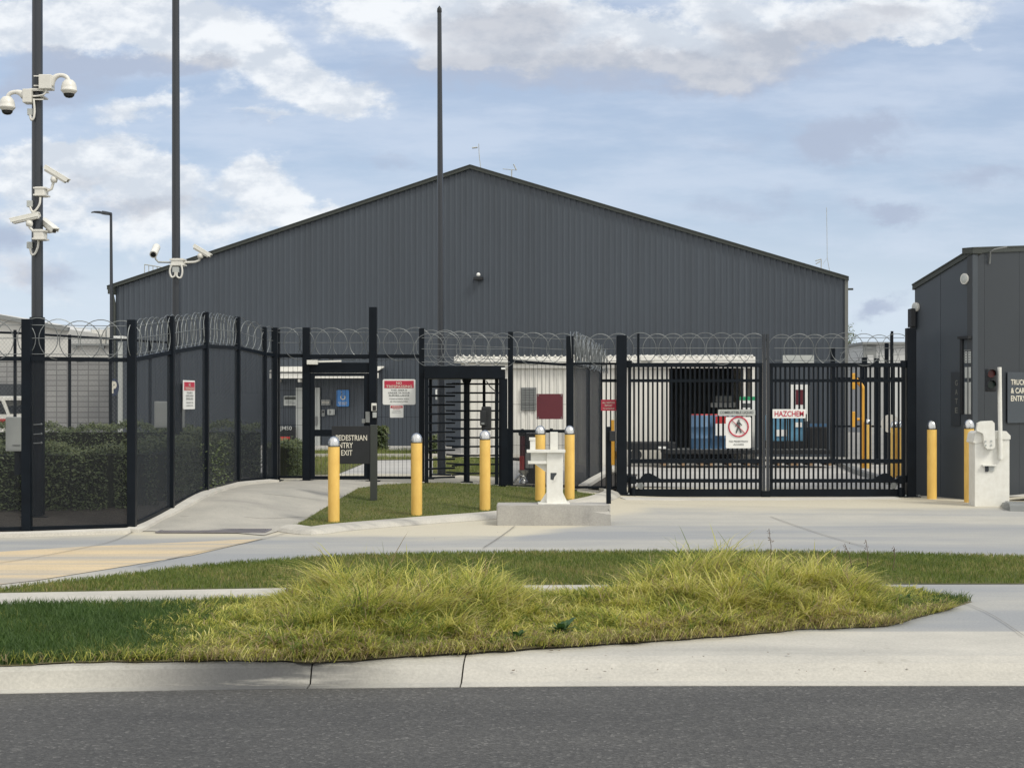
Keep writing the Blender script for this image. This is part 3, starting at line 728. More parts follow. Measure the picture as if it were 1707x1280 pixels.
b = MB(); b.box((xo0, YH+4.9, HB), (x1+.18, YH+5, zt)); b.box((xo0, YH+.2, zt-.06), (x1+.1, YH+4.9, zt)); b.build('bay_lining', 'dark', hut)
b = MB(); b.add([(x0, YH-.1, zt+.12), (x1, YH-.1, zt+.12), (x1, YH+5.2, zt+.14), (x0, YH+5.2, zt+.14), (x0, YH-.1, zt+.16), (x1, YH-.1, zt+.16), (x1, YH+5.2, zt+.18), (x0, YH+5.2, zt+.18)], [(0, 1, 2, 3), (4, 5, 6, 7), (0, 1, 5, 4), (1, 2, 6, 5), (2, 3, 7, 6), (3, 0, 4, 7)])
k = int((x1-x0)/.17)
for i in range(k):
    x = x0+(i+.3)*(x1-x0)/k
    b.add([(x, YH-.16, zt+.155), (x+.07, YH-.16, zt+.155), (x+.035, YH-.16, zt+.215), (x, YH+5.2, zt+.18), (x+.07, YH+5.2, zt+.18), (x+.035, YH+5.2, zt+.24)], [(0, 1, 2), (3, 5, 4), (0, 2, 5, 3), (1, 4, 5, 2)])
b.build('roof', 'roofw', hut)
b = MB(); b.box((x0, YH-.14, zt-.02), (x1, YH+.02, zt+.13), bev=.015); b.box((x0+.3, YH-.02, zt-.16), (x1, YH+.08, zt-.03)); b.tube([(x0+.25, YH+.02, zt-.05), (x0+.32, YH+.06, zt-.3), (x0+.32, YH+.06, .3)], .05); b.build('gutter', 'roofw', hut)
for px_ in (1242, 1256):
    b = MB(); b.pbox(px_-2.2, 604, px_+2.2, 775, YH, .12); b.build('post', 'hutwall', hut)
b = MB(); b.pbox(1068, 592, 1090, 602, YH-.3, .14, bev=.02); b.build('junction_box', 'roofw', hut)
# stuff in and before the store
def drum(px, py0, py1, Y, mt, label, lid='red'):
    a = P(px, py1, Y); s = FPX/Y; h = (py1-py0)/s; r = .30; t = thing('drum', a, label, 'drum', 'blue drums in the store'); c = (a.x, a.y, a.z)
    b = MB(); b.lathe([(r, 0), (r, h*.31), (r+.015, h*.33), (r, h*.35), (r, h*.64), (r+.015, h*.66), (r, h*.68), (r, h-.03), (r-.02, h)], c, 20); b.build('barrel', mt, t)
    b = MB(); b.lathe([(r-.03, h), (r-.03, h+.03), (0, h+.03)], c, 20); b.build('lid', lid, t); return t
pal = []
def pallet(px, py, Y, label, w=1.1):
    a = P(px, py, Y); t = thing('pallet', a, label, 'pallet', 'timber pallets along the store'); z = a.z
    b = MB()
    for i in range(6): b.box((a.x-w/2+i*w/6+.01, Y, z+.11), (a.x-w/2+(i+1)*w/6-.03, Y+1, z+.13))
    b.build('deck', 'wood', t); b = MB()
    for i in range(3): b.box((a.x-w/2+i*(w-.1)/2, Y, z), (a.x-w/2+i*(w-.1)/2+.1, Y+1, z+.11))
    b.build('bearers', 'wood', t); return t
YG = 41.2
for i, (px_, q) in enumerate(((1140, 'under nothing at the white wall end'), (1216, 'below the blue drums'), (1300, 'below the light blue tank'), (1352, 'nearest the yellow gooseneck stand'))):
    pallet(px_, 776, YG, 'weathered timber pallet '+q)
b = MB(); a = P(1110, 757, YG-.1); c = P(1385, 749.5, YG-.1)
skid = thing('spill_bund', P(1240, 768, YG), 'long low black spill bund carrying the drums behind the gate', 'bund')
b.box((a.x, YG-.05, a.z+.0), (c.x, YG+1.4, c.z), bev=.02); b.build('tray', 'blackm', skid); b = MB()
for i in range(30): b.box((a.x+.05+i*(c.x-a.x-.1)/30, YG-.03, c.z+.0005), (a.x+.12+i*(c.x-a.x-.1)/30, YG+1.35, c.z+.012))
b.build('grating', 'midgrey', skid)
drum(1169, 692, 749, YG+.5, 'blue', 'blue drum with a red lid, nearest the white wall')
drum(1190, 692, 749, YG+.6, 'blue', 'blue drum with a red lid, beside the red and white carton')
drum(1208, 692, 749, YG+1.0, 'blue', 'blue drum half hidden by the red and white carton')
t = thing('carton', P(1203, 723, YG+.2), 'red and white carton strapped in front of the blue drums', 'box'); b = MB(); b.pbox(1193, 694, 1218, 706, YG+.15, .06); b.build('lid', 'red', t); b = MB(); b.pbox(1193, 706, 1218, 726, YG+.15, .06); b.build('box', 'signwhite', t)
t = thing('liquid_tank', P(1313, 749, YG+.3), 'light blue liquid tank in a black cage behind the gate', 'tank'); b = MB(); b.pbox(1284, 692, 1342, 737, YG+.3, .9, bev=.05); b.build('tank', 'cyan', t)
b = MB(); b.pbox(1293, 716, 1312, 727, YG+.27, .02); b.pbox(1326, 704, 1337, 712, YG+.27, .02); b.build('label_plate', 'signwhite', t)
b = MB()
for x in (1282, 1313, 1344): b.pbox(x-1, 690, x+1, 749, YG+.2, .05)
b.pbox(1282, 735, 1344, 749, YG+.3, .9); b.build('cage', 'blackm', t)
t = thing('trolley', P(1364, 749, YG), 'dark trolley with a bright blue handle bar beside the tank', 'trolley'); b = MB(); b.pbox(1346, 712, 1382, 749, YG+.5, .7, bev=.03); b.build('body', 'blackm', t); b = MB(); b.pbox(1348, 706, 1378, 711, YG+.5, .06); b.build('handle_bar', 'blue', t)
def plain_sign(px0, py0, px1, py1, Y, board, label, layers=(), texts=(), name='sign', r=.02, cat='sign'):
    f_, w, h = pframe(px0, py0, px1, py1, Y); return sign(name, f_, w, h, board, label, cat, r, layers, texts)
Yin = YH+4.85
plain_sign(1185, 671, 1226, 679, YH+3.2, 'signwhite', 'narrow white notice inside the dark store bay')
plain_sign(1193, 660, 1220, 670, YH+3.25, 'greybox', 'pale grey notice stacked above the narrow white notice')
plain_sign(1233, 661, 1259, 689, YH-.1, 'signwhite', 'white safety notice with a green head on the hut posts', [('head', 'green', -.5, .28, .5, .5), ('picture', 'letterdark', -.3, -.15, .2, .1)])
plain_sign(1315, 641, 1350, 702, 46.5, 'signwhite', 'tall white panel with a maroon square on the dark shed wall', [('square', 'maroon', -.17, -.05, .18, .36)])
plain_sign(1305, 592, 1357, 606, 47, 'greybox', 'blank pale board showing above the gate top rail')
plain_sign(1197, 682.5, 1259, 693, 29.1-.09, 'greybox', 'pale COMBUSTIBLE LIQUID sign above the round prohibition sign', [], [('letterdark', 'COMBUSTIBLE LIQUID', 0, 0, .9, .5)])

# the dark wall and mulch along the hut foot
b = MB(); t = thing('machine_tray', P(1080, 752, 41.5), 'long black low trailer tray in front of the white hut wall', 'trailer'); b.pbox(1046, 737, 1128, 750, 41.5, 1.0, bev=.03); b.build('tray', 'blackm', t)
b = MB()
for x in (1060, 1112): b.tube([P(x, 758, 41.45), P(x, 758, 41.6)], .16, 14)
b.build('wheels', 'blackm', t); b = MB(); b.pbox(1096, 744, 1112, 748, 41.45, .03); b.build('number_plate', 'signwhite', t)
mx0 = P(712, 0, YH-1).x; mx1 = P(846, 0, YH-1).x
drape('garden_bed', [(mx0, YH-1.4), (mx1+1.2, YH-1.4), (mx1+1.2, YH+.1), (mx0, YH+.1)], .05, 'mulch', 1, 'dark mulched bed along the hut wall')
b = MB(); b.box((mx0-4, YH-1.55, G(mx0, 41)), (mx1+1.2, YH-1.4, G(mx0, 41)+.09)); o = b.build('kerb', 'edge'); o['kind'] = 'structure'; o['label'] = 'pale kerb edging the mulched bed'

# ---- slate building on the right
C = Vector((8.46, 28.2, 0)); Lp = Vector((7.77, 29.62, 0)); rd = Vector((1.31, 1.08, 0)).normalized(); ldv = (Lp-C).normalized(); R = C+rd*8
rbz = .03
rb = thing('gatehouse', C, 'slate grey gatehouse with a sloping parapet beside the gate', 'building')
hC, hL = P(1622, 418, C.y).z, P(1525, 479, Lp.y).z
hR = hC+(P(1707, 415, 29.3).z-hC)/((Vector((9.77, 29.3, 0))-C).length)*8
FLw = frame(Lp, -ldv); FRw = frame(C, rd); Ll = (Lp-C).length
nL = Vector((ldv.y, -ldv.x, 0)); nL = nL if nL.y < 0 else -nL
nR = Vector((rd.y, -rd.x, 0)); nR = nR if nR.y < 0 else -nR
def onL(px, py): return ray_plane(px, py, C, nL)
def onR(px, py): return ray_plane(px, py, C, nR)
def lx(px): return (onL(px, 700)-Lp).dot(-ldv)
def rx(px): return (onR(px, 700)-C).dot(rd)
seam = lx(1568)
b = MB(FLw)
for a, c in ((0, seam-.004), (seam+.004, Ll)):
    za = hL+(hC-hL)*a/Ll; zc = hL+(hC-hL)*c/Ll
    b.add([(a, 0, rbz-.1), (c, 0, rbz-.1), (c, 0, zc), (a, 0, za), (a, .12, rbz-.1), (c, .12, rbz-.1), (c, .12, zc), (a, .12, za)], [(0, 1, 2, 3), (7, 6, 5, 4), (0, 4, 5, 1), (1, 5, 6, 2), (2, 6, 7, 3), (3, 7, 4, 0)])
b.build('door_wall', 'rb1', rb)
b = MB(FRw); sm = [0, rx(1641)]; sm += [sm[1]+1.15*i for i in range(1, 6)]+[8]
for a, c in zip(sm[:-1], sm[1:]):
    a += .003; c -= .003; za = hC+(hR-hC)*a/8; zc = hC+(hR-hC)*c/8
    b.add([(a, 0, rbz-.1), (c, 0, rbz-.1), (c, 0, zc), (a, 0, za), (a, .12, rbz-.1), (c, .12, rbz-.1), (c, .12, zc), (a, .12, za)], [(0, 1, 2, 3), (7, 6, 5, 4), (0, 4, 5, 1), (1, 5, 6, 2), (2, 6, 7, 3), (3, 7, 4, 0)])
b.build('road_wall', 'rb2', rb)
bk = Vector((4.0, 6.5, 0))
b = MB(); q = [Lp+Vector((.03, .02, 0)), C+Vector((.02, .14, 0)), R+Vector((0, .14, 0)), R+bk, Lp+bk]; hs = [hL, hC, hR, hR, hL]
b.add([(p.x, p.y, h-.03) for p, h in zip(q, hs)]+[(p.x, p.y, rbz-.1) for p in q], [(0, 1, 2, 3, 4)]+[(i, (i+1) % 5, 5+(i+1) % 5, 5+i) for i in range(5)]); b.build('roof', 'rb2', rb)
b = MB()
for (p0, h0), (p1, h1), nn in (((Lp, hL), (C, hC), nL), ((C, hC), (R, hR), nR)):
    d = (p1-p0).normalized()
    for zo0, zo1, ov in ((-.05, .045, .03), (.035, .06, .045)):
        a = p0-d*.04+nn*ov; c = p1+d*.03+nn*ov; ai = p0-d*.04-nn*.2; ci = p1+d*.03-nn*.2
        b.add([(a.x, a.y, h0+zo0), (c.x, c.y, h1+zo0), (c.x, c.y, h1+zo1), (a.x, a.y, h0+zo1), (ai.x, ai.y, h0+zo0), (ci.x, ci.y, h1+zo0), (ci.x, ci.y, h1+zo1), (ai.x, ai.y, h0+zo1)], [(0, 1, 2, 3), (7, 6, 5, 4), (0, 4, 5, 1), (1, 5, 6, 2), (2, 6, 7, 3), (3, 7, 4, 0)])
b.build('parapet_trim', 'trim', rb)
# service slot with hood
sx0, sx1 = lx(1602), lx(1619)
b = MB(FLw); zs = onL(1610, 565).z; z0 = onL(1610, 690).z
b.box((sx0, -.03, z0), (sx0+.07, -.002, zs)); b.box((sx0, -.09, zs), (sx1+.02, -.002, zs+.05)); b.build('slot_frame', 'blackm', rb)
b = MB(FLw)
for p0, p1 in ((586, 605), (612, 630), (637, 690)): b.box((sx0+.12, -.02, onL(1612, p1).z), (sx1, -.003, onL(1612, p0).z))
b.build('slot_window', 'greybox', rb)
b = MB(FLw)
for i in range(5): b.box((sx0+.10, -.024, onL(1612, 600).z-.03+i*.05), (sx1+.004, -.021, onL(1612, 600).z-.015+i*.05))
b.box((sx0+.2, -.024, z0), (sx0+.225, -.021, onL(1612, 612).z)); b.build('slot_bars', 'midgrey', rb)
def oval_lamp(px, py, rr, label):
    p = onL(px, py); f_ = frame(p, -ldv); t = thing('bulkhead_lamp', p, label, 'lamp', 'lamps on the gatehouse wall')
    b = MB(f_); b.add([(0, 0, 0)]+[], []); b.tube([(0, -.002, 0), (0, -.045, 0)], rr, 16); b.build('body', 'offwhite', t)
    b = MB(f_); b.tube([(0, -.045, 0), (0, -.055, 0), (0, -.06, 0)], [rr*.85, rr*.7, rr*.35], 16); b.build('diffuser', 'greybox', t); return t
oval_lamp(1610, 465, .10, 'round white wall lamp near the tall corner of the gatehouse')
oval_lamp(1528, 512, .09, 'round white wall lamp above the dark box by the gate post')
t = thing('wall_speaker', P(1522, 540, Lp.y), 'small black horn box on the gatehouse edge above the gate post', 'speaker'); b = MB(); b.pbox(1518.5, 514, 1527, 545, Lp.y-.1, .25, bev=.015); b.build('box', 'blackm', t); b = MB(); b.pbox(1520, 545, 1526, 549, Lp.y-.06, .15); b.build('bracket', 'blackm', t)
t = thing('wall_bracket', onR(1647, 432), 'small pale angled bracket under the gatehouse parapet', 'bracket'); f_ = frame(onR(1647, 440), rd); b = MB(f_); b.tube([(0, -.03, 0), (0, -.05, .22), (.03, -.12, .26), (.16, -.3, .30)], .018, 6); b.build('arm', 'midgrey', t)
# sign TRUCK & CAR ENTRY
p0 = onR(1677, 705); p1 = onR(1677, 620); wS = 1.0; f_ = frame(p0+rd*wS/2+Vector((0, 0, (p1.z-p0.z)/2))+nR*.035, rd); hS = p1.z-p0.z
t = sign('entry_sign', f_, wS, hS, 'rb1', 'slate TRUCK & CAR ENTRY sign on the gatehouse road wall', 'sign', .01)
xl = -wS/2+.10
for s, py in (('TRUCK', 637), ('& CAR', 651), ('ENTRY', 664)):
    wd = {'TRUCK': .50, '& CAR': .47, 'ENTRY': .50}[s]; z = onR(1690, py).z-(p0.z+p1.z)/2; b = MB(f_); add_text(b, s, xl+wd/2, z, wd, .105, -.006, bold=.02); b.build('lettering', 'letterwhite', t)
t = thing('vertical_sign', onL(1594, 665), 'narrow dark upright sign with faint pale letters on the door wall', 'sign'); f_ = frame(onL(1594, 665)+nL*.01, -ldv); b = MB(f_); b.box((-.12, -.01, -.5), (.12, 0, .5)); b.build('board', 'rb2', t)
b = MB(f_)
for i, ch in enumerate('GATE'): add_text(b, ch, .03, .30-i*.17, .07, .10, -.014)
b.build('lettering', 'trimlight', t)

# ---- far buildings
fb = thing('far_warehouse', P(1470, 700, 85), 'far pale warehouse with a dark window between shed and gatehouse', 'building'); Yf = 85
b = MB(); b.pbox(1440, 573, 1620, 740, Yf, 14); b.build('wall', 'farwall', fb)
b = MB(); b.pbox(1438, 570, 1620, 574, Yf-.3, 15); b.build('roof', 'fargrey', fb)
b = MB(); b.pbox(1439.5, 575, 1461, 606, Yf-.1, .09); b.build('window', 'fargrey', fb)
b = MB(); b.pbox(1446, 592, 1456, 606, Yf-.15, .05); b.build('shutter', 'farwall', fb)
b = MB(); a = P(1439, 573, Yf); c = P(1413, 580, 100); b.add([(a.x, Yf+.1, 0), (c.x, 100, 0), (c.x, 100, a.z-.3), (a.x, Yf+.1, a.z), (a.x+.2, Yf+.1, 0), (c.x+.2, 100, 0), (c.x+.2, 100, a.z-.3), (a.x+.2, Yf+.1, a.z)], [(0, 1, 2, 3), (7, 6, 5, 4), (0, 1, 5, 4), (1, 2, 6, 5), (2, 3, 7, 6), (3, 0, 4, 7)])
for x in (1418, 1428): pass
b.build('end_wall', 'farwall', fb)
t = thing('tree', P(1414, 600, 95), 'small pale green tree peeping past the shed corner', 'tree'); b = MB(); bb = P(1416, 700, 95); b.tube([bb, P(1414, 600, 95)], [.16, .06], 7); b.build('trunk', 'stalk', t); b = MB()
for i in range(420):
    d = Vector((random.gauss(0, .22), random.gauss(0, .3), random.gauss(0, .5))); c = P(1414, 572, 95)+d; r = .07
    n1 = Vector((random.gauss(0, 1), random.gauss(0, 1), random.gauss(0, 1))).normalized(); n2 = n1.orthogonal().normalized()
    b.add([c-n1*r, c+n2*r*.6, c+n1*r, c-n2*r*.6], [(0, 1, 2, 3)], random.randrange(3))
b.build('crown', LEAF, t)

wh = thing('white_warehouse', P(20, 690, 62), 'pale metal warehouse with a sloping parapet at the far left', 'building'); Yw = 62
a = P(-260, 480, Yw); c = P(116, 549, Yw); zb = P(0, 602, Yw).z; b = MB()
b.add([(a.x, Yw, zb), (c.x, Yw, zb), (c.x, Yw, c.z), (a.x, Yw, a.z), (a.x, Yw+25, zb), (c.x, Yw+25, zb), (c.x, Yw+25, c.z), (a.x, Yw+25, a.z)], [(0, 1, 2, 3), (7, 6, 5, 4), (0, 4, 5, 1), (1, 5, 6, 2), (2, 6, 7, 3), (3, 7, 4, 0)]); b.build('cladding', 'palewall', wh)
b = MB(); b.bar(a+Vector((0, -.12, 0)), c+Vector((0, -.12, 0)), .16, .3); b.build('parapet_trim', 'fargrey', wh)
b = MB(); b.box((a.x, Yw+.02, -.1), (c.x-.02, Yw+24, zb)); b.build('wall', 'blockwall', wh)
b = MB(); b.box((a.x, Yw-.05, P(0, 727, Yw).z), (P(43, 0, Yw).x, Yw+.015, P(0, 640, Yw).z)); b.build('opening_shade', 'dark', wh)  # dark panel on the wall, painted as the shade inside an open doorway
bo = thing('block_building', P(150, 700, 58), 'lower grey blockwork building with a pale top band', 'building'); Yb = 58
b = MB(); b.pbox(70, 598, 184, 735, Yb, 12); b.build('wall', 'blockwall', bo)
b = MB(); b.pbox(117, 576, 184, 597.5, Yb-.02, 12); b.build('top_band', 'palewall', bo)
b = MB(); b.pbox(116, 573, 185, 576, Yb-.2, 12.3); b.build('parapet_trim', 'fargrey', bo)
b = MB(); b.pbox(120, 576.5, 127, 580, Yb-.2, .15); b.pbox(166, 576.5, 173, 580, Yb-.2, .15); b.build('bracket', 'midgrey', bo)
pl = thing('roof_plant', P(155, 573, 66), 'low pale cluttered plant on the blockwork building roof', 'roof plant'); b = MB()
for x0_, y0_, x1_, y1_ in ((130, 556, 150, 574), (152, 549, 176, 574), (178, 545, 196, 574), (140, 552, 146, 557)): b.pbox(x0_, y0_, x1_, y1_, 66+random.random(), 1.5)
b.build('ducts', 'palewall', pl); b = MB()
for i in range(6): b.tube([P(126+i*13, 547, 65.8), P(126+i*13, 574, 65.8)], .02, 5)
b.tube([P(124, 547, 65.8), P(200, 547, 65.8)], .02, 5); b.build('railing', 'greybox', pl)
cp = thing('canopy_post', P(200, 715, 50), 'white canopy post and beam end beside the shed', 'post'); b = MB(); b.pbox(196.5, 570, 203, 725, 50, .14); b.build('post', 'greybox', cp); b = MB(); b.pbox(188, 560, 205, 564, 49.9, .6); b.build('beam', 'signwhite', cp)

# ================================================================== FENCES
def razor(parent, pts, zc, R=.30, pitch=.30, wires=True, off0=.035):
    """flat-wrapped razor coil along a polyline; pts xy, zc centre heights"""
    b = MB(); k = 0
    for (p, z0), (q, z1) in zip(list(zip(pts, zc))[:-1], list(zip(pts, zc))[1:]):
        p = Vector((*p[:2], 0)); q = Vector((*q[:2], 0)); d = (q-p); ln = d.length; d.normalize(); nn = Vector((-d.y, d.x, 0)); m_ = max(1, round(ln/pitch))
        for i in range(m_):
            t = (i+.5)/m_; c = p+d*ln*t+Vector((0, 0, z0+(z1-z0)*t)); k += 1
            rr = R*random.uniform(.97, 1.03); off = off0*(1 if k % 2 else -1); rx = random.uniform(.92, 1.03); dz = random.uniform(-.02, .02)
            ring = [c+d*math.cos(a)*rr*rx+Vector((0, 0, math.sin(a)*rr+dz))+nn*(off+.8*off0*math.sin(a+k)) for a in [2*PI*j/26 for j in range(26)]]
            b.tube(ring, .0062, 4, closed=True)
    o = b.build('razor_coil', 'galv', parent)
    if wires:
        b = MB()
        for h in (-.72*R, 0.02, .72*R):
            b.tube([Vector((*p[:2], z+h)) for p, z in zip(pts, zc)], .0055, 4)
        b.build('line_wire', 'galv', parent)
    return o

def post(parent, x, y, z0, z1, w, d=None, mt='black', plate=True):
    b = MB(); d = d or w; b.box((x-w/2, y-d/2, z0), (x+w/2, y+d/2, z1), bev=.008)
    if plate: b.box((x-w/2-.06, y-d/2-.06, z0-.01), (x+w/2+.06, y+d/2+.06, z0+.012))
    return b.build('post', mt, parent)

def panel(parent, p, q, zp, zq, mt, name='mesh_panel', ribs=0, ribmat='black'):
    """p, q: xy; zp, zq: (bottom, top)"""
    b = MB(); b.add([(p[0], p[1], zp[0]), (q[0], q[1], zq[0]), (q[0], q[1], zq[1]), (p[0], p[1], zp[1])], [(0, 1, 2, 3)])
    o = b.build(name, mt, parent)
    if ribs:
        b = MB()
        for i in range(ribs):
            t = (i+.5)/ribs; x = p[0]+(q[0]-p[0])*t; y = p[1]+(q[1]-p[1])*t
            b.box((x-.006, y-.012, zp[0]+(zq[0]-zp[0])*t), (x+.006, y-.002, zp[1]+(zq[1]-zp[1])*t))
        b.build('ribs', ribmat, o)
    return o

def wires(parent, x0, x1, z0, z1, y, pitch=.0762, r=.0028, hp=.30, mt='black'):
    b = MB(); k = int((x1-x0)/pitch)
    for i in range(k+1):
        x = x0+(x1-x0)*i/k; b.box((x-r, y-r, z0), (x+r, y+r, z1))
    j = max(1, int((z1-z0)/hp))
    for i in range(j+1):
        z = z0+(z1-z0)*i/j; b.box((x0, y-r*3, z-r), (x1, y-r, z+r))
    return b.build('mesh_panel', mt, parent)

# left fence: across the front, then slanting back to the pedestrian entry
LF = [(-150, 893, 536, 597, 10), (45, 889, 532, 598, 15), (220, 884, 533, 600, 14), (285, 852, 527, 587, 11), (343, 822, 520, 577, 10), (396, 808, 528, 580, 9), (441, 803.5, 545, 590, 7), (458, 802, 546, 592, 10)]
lb = [gnd(p[0], p[1]) for p in LF]
mf = thing('mesh_fence', lb[2], 'dark security mesh fence left of the path, bending back beside the hedge', 'fence')
for (px, pb, pt, pr, w), g in zip(LF, lb):
    s = FPX/g.y; post(mf, g.x, g.y, g.z, P(px, pt, g.y).z, w/s)
LY3 = lb[-1].y
for i in range(len(LF)-1):
    g, h = lb[i], lb[i+1]; zr0 = P(LF[i][0], LF[i][3], g.y).z; zr1 = P(LF[i+1][0], LF[i+1][3], h.y).z
    b = MB(); b.bar((g.x, g.y, zr0), (h.x, h.y, zr1), .06, .06); b.bar((g.x, g.y, g.z+.07), (h.x, h.y, h.z+.07), .05, .05); b.build('rail', 'black', mf)
    panel(mf, g, h, (g.z+.06, zr0-.03), (h.z+.06, zr1-.03), 'mesh30' if i < 2 else 'mesh80', ribs=0)
    razor(mf, [g[:2], h[:2]], [P(LF[i][0], (LF[i][3]+LF[i][2])/2+1, g.y).z, P(LF[i+1][0], (LF[i+1][3]+LF[i+1][2])/2+1, h.y).z], R=.285, pitch=.31 if i < 2 else .24, off0=.035 if i < 2 else .006)
ek = [tuple(p[:2]) for p in [gnd(-160, 898), gnd(45, 894), gnd(216, 888)]]
sweep('edging', ek, [(-.10, -.1), (-.10, .05), (.12, .06), (.12, -.1)], 'edge', label='pale concrete edging under the front of the left fence')
ek = smooth_path([p[:2] for p in [gnd(221, 888), gnd(262, 867), gnd(288, 855), gnd(345, 825), gnd(398, 810), gnd(458, 804)]], 5)
sweep('edging', ek, [(-.10, -.1), (-.10, .05), (.12, .06), (.12, -.1)], 'edge', label='pale concrete edging climbing beside the path under the slanting fence')
drape('bed', [(-14, 22.05)]+[(g.x-.02, g.y+.03) for g in lb[1:]]+[(-4.7, 31.8), (-14, 31.8)], .03, 'mulch', .6, 'dark mulched bed under the hedges')

# chain-link fence further back
Yc = 37; cf = thing('chain_link_fence', P(115, 765, Yc), 'thin galvanised chain link fence standing behind the hedges at the left', 'fence')
for px, pt in ((-80, 545), (25, 550), (116, 558), (184, 563), (250, 570)): b = MB(); b.tube([(P(px, 0, Yc).x, Yc, .3), P(px, pt, Yc)], .04, 8); b.build('post', 'black', cf)
b = MB(); b.tube([P(-80, 552, Yc), P(25, 555, Yc), P(285, 571, Yc)], .028, 8); b.build('rail', 'black', cf)
b = MB(); x0 = P(-80, 0, Yc).x; x1 = P(285, 0, Yc).x; zt = P(0, 560, Yc).z; k = 0
x = x0-2.2
while x < x1:
    for sgn in (1, -1):
        a0 = Vector((x if sgn > 0 else x+2.6, Yc, .35)); a1 = Vector((x+2.6 if sgn > 0 else x, Yc, .35+2.6*(zt-.35)/2.6)); b.tube([a0, a1], .0018, 3, cap=False)
    x += .09
b.build('chain_link', 'galv', cf)

# front fence, in sections between the gate posts
YF = 29.3
def fx(px): return P(px, 0, YF).x
def fz(py): return P(0, py, YF).z
def gz(px, Y=YF): return G(P(px, 0, Y).x, Y)
s3 = FPX/YF
nf = thing('mesh_fence', (fx(484), YF, gz(484)), 'narrow mesh fence bay between the corner post and the pedestrian gate', 'fence')
post(nf, fx(461), YF+.1, gz(460), fz(547), .10); b = MB(); b.box((fx(463), YF-.03, fz(596)), (fx(504), YF+.03, fz(590))); b.box((fx(463), YF-.025, fz(797)), (fx(504), YF+.025, fz(793))); b.build('rail', 'black', nf); wires(nf, fx(465), fx(504), fz(795), fz(593), YF)
razor(nf, [(fx(463), YF), (fx(511), YF)], [fz(573)]*2)
pg = thing('pedestrian_gate', (fx(565), YF, gz(565)), 'black framed pedestrian gate with a white door closer on its head', 'gate')
post(pg, fx(511), YF, gz(510), fz(546), .14); post(pg, fx(622), YF, gz(622), fz(512), .15)
b = MB(); b.box((fx(517), YF-.05, fz(598)), (fx(616), YF+.05, fz(591))); b.box((fx(517), YF-.03, fz(621)), (fx(616), YF+.03, fz(604.5))); b.build('head_rail', 'black', pg)
b = MB(); yl = YF-.035
for a, c in ((517.5, 525), (607, 615)): b.box((fx(a), yl, fz(799)), (fx(c), yl+.06, fz(622)))
for a, c in ((716, 727), (793, 799), (622, 627)): b.box((fx(525), yl+.005, fz(c)), (fx(607), yl+.055, fz(a)))
lf = b.build('leaf', 'black', pg)
b = MB(); k = 12
for i in range(k): x = fx(525)+(fx(607)-fx(525))*(i+.5)/k; b.box((x-.0025, yl+.02, fz(793)), (x+.0025, yl+.03, fz(622)))
b.build('mesh', 'black', lf)
b = MB(); b.box((fx(604), yl-.06, fz(705)), (fx(609), yl, fz(698))); b.box((fx(610), yl-.05, fz(704)), (fx(617), yl, fz(686))); b.build('latch', 'midgrey', lf)
b = MB(); b.box((fx(513), YF-.16, fz(608)), (fx(531), YF-.055, fz(600.5)), bev=.01); cl = b.build('door_closer', 'white', pg)
b = MB(); b.bar((fx(532), YF-.12, fz(603)), (fx(570), YF-.10, fz(602)), .03, .02); b.build('closer_arm', 'white', cl)
b = MB(); b.box((fx(620), YF-.13, fz(685)), (fx(628.5), YF-.08, fz(672)), bev=.008); rd_ = b.build('card_reader', 'white', pg); b = MB(); b.box((fx(622), YF-.135, fz(684)), (fx(628), YF-.13, fz(676))); b.build('reader_window', 'lens', rd_)
b = MB(); b.box((fx(622), YF-.12, fz(696)), (fx(628.5), YF-.08, fz(687)), bev=.006); b.build('push_button', 'greybox', pg)
razor(pg, [(fx(511), YF), (fx(622), YF)], [fz(573)]*2)
sf = thing('mesh_fence', (fx(663), YF, gz(663)), 'open wire fence bay carrying the NO TRESPASSING signs', 'fence')
post(sf, fx(703), YF, gz(703), fz(547), .10); b = MB(); b.box((fx(629), YF-.03, fz(597)), (fx(699), YF+.03, fz(591))); b.box((fx(629), YF-.025, fz(798)), (fx(699), YF+.025, fz(794))); b.build('rail', 'black', sf); wires(sf, fx(629), fx(699), fz(796), fz(594), YF, hp=.9)
razor(sf, [(fx(622), YF), (fx(707), YF)], [fz(573)]*2)

# turnstile
ts = thing('turnstile', (fx(778), YF+.2, gz(778)), 'black full height turnstile with horizontal arms and a boxed head', 'turnstile')
b = MB(); b.box((fx(711), YF-.75, fz(632)), (fx(842), YF+.75, fz(611)), bev=.012); b.build('head_box', 'black', ts)
zb = gz(778)
for px, y, w in ((714.5, YF-.7, 6), (806, YF+.6, 5), (828, YF-.1, 6), (838, YF-.7, 12), (714.5, YF+.7, 5), (840, YF+.7, 8)):
    b = MB(); b.box((fx(px)-w/s3/2, y-.04, gz(px, y)), (fx(px)+w/s3/2, y+.04, fz(632))); b.box((fx(px)-.07, y-.08, gz(px, y)-.02), (fx(px)+.07, y+.08, gz(px, y)+.015)); b.build('post', 'black', ts)
cx = fx(778); b = MB(); b.tube([(cx, YF, zb), (cx, YF, fz(632))], .058, 14); b.lathe([(.12, -.03), (.12, .02), (.058, .03)], (cx, YF, zb), 14); b.lathe([(.07, 0), (.09, .05), (.09, .1)], (cx, YF, fz(638)), 14); rot = b.build('rotor', 'black', ts)
nar = 11
for i in range(nar):
    z = fz(636+i*14.9+4)
    b = MB()
    for a in (math.radians(8), math.radians(128), math.radians(248)):
        d = Vector((math.cos(a), math.sin(a), 0)); b.tube([Vector((cx, YF, z))+d*.05, Vector((cx, YF, z))+d*.66], .017, 8)
    b.build('arm', 'black', rot)
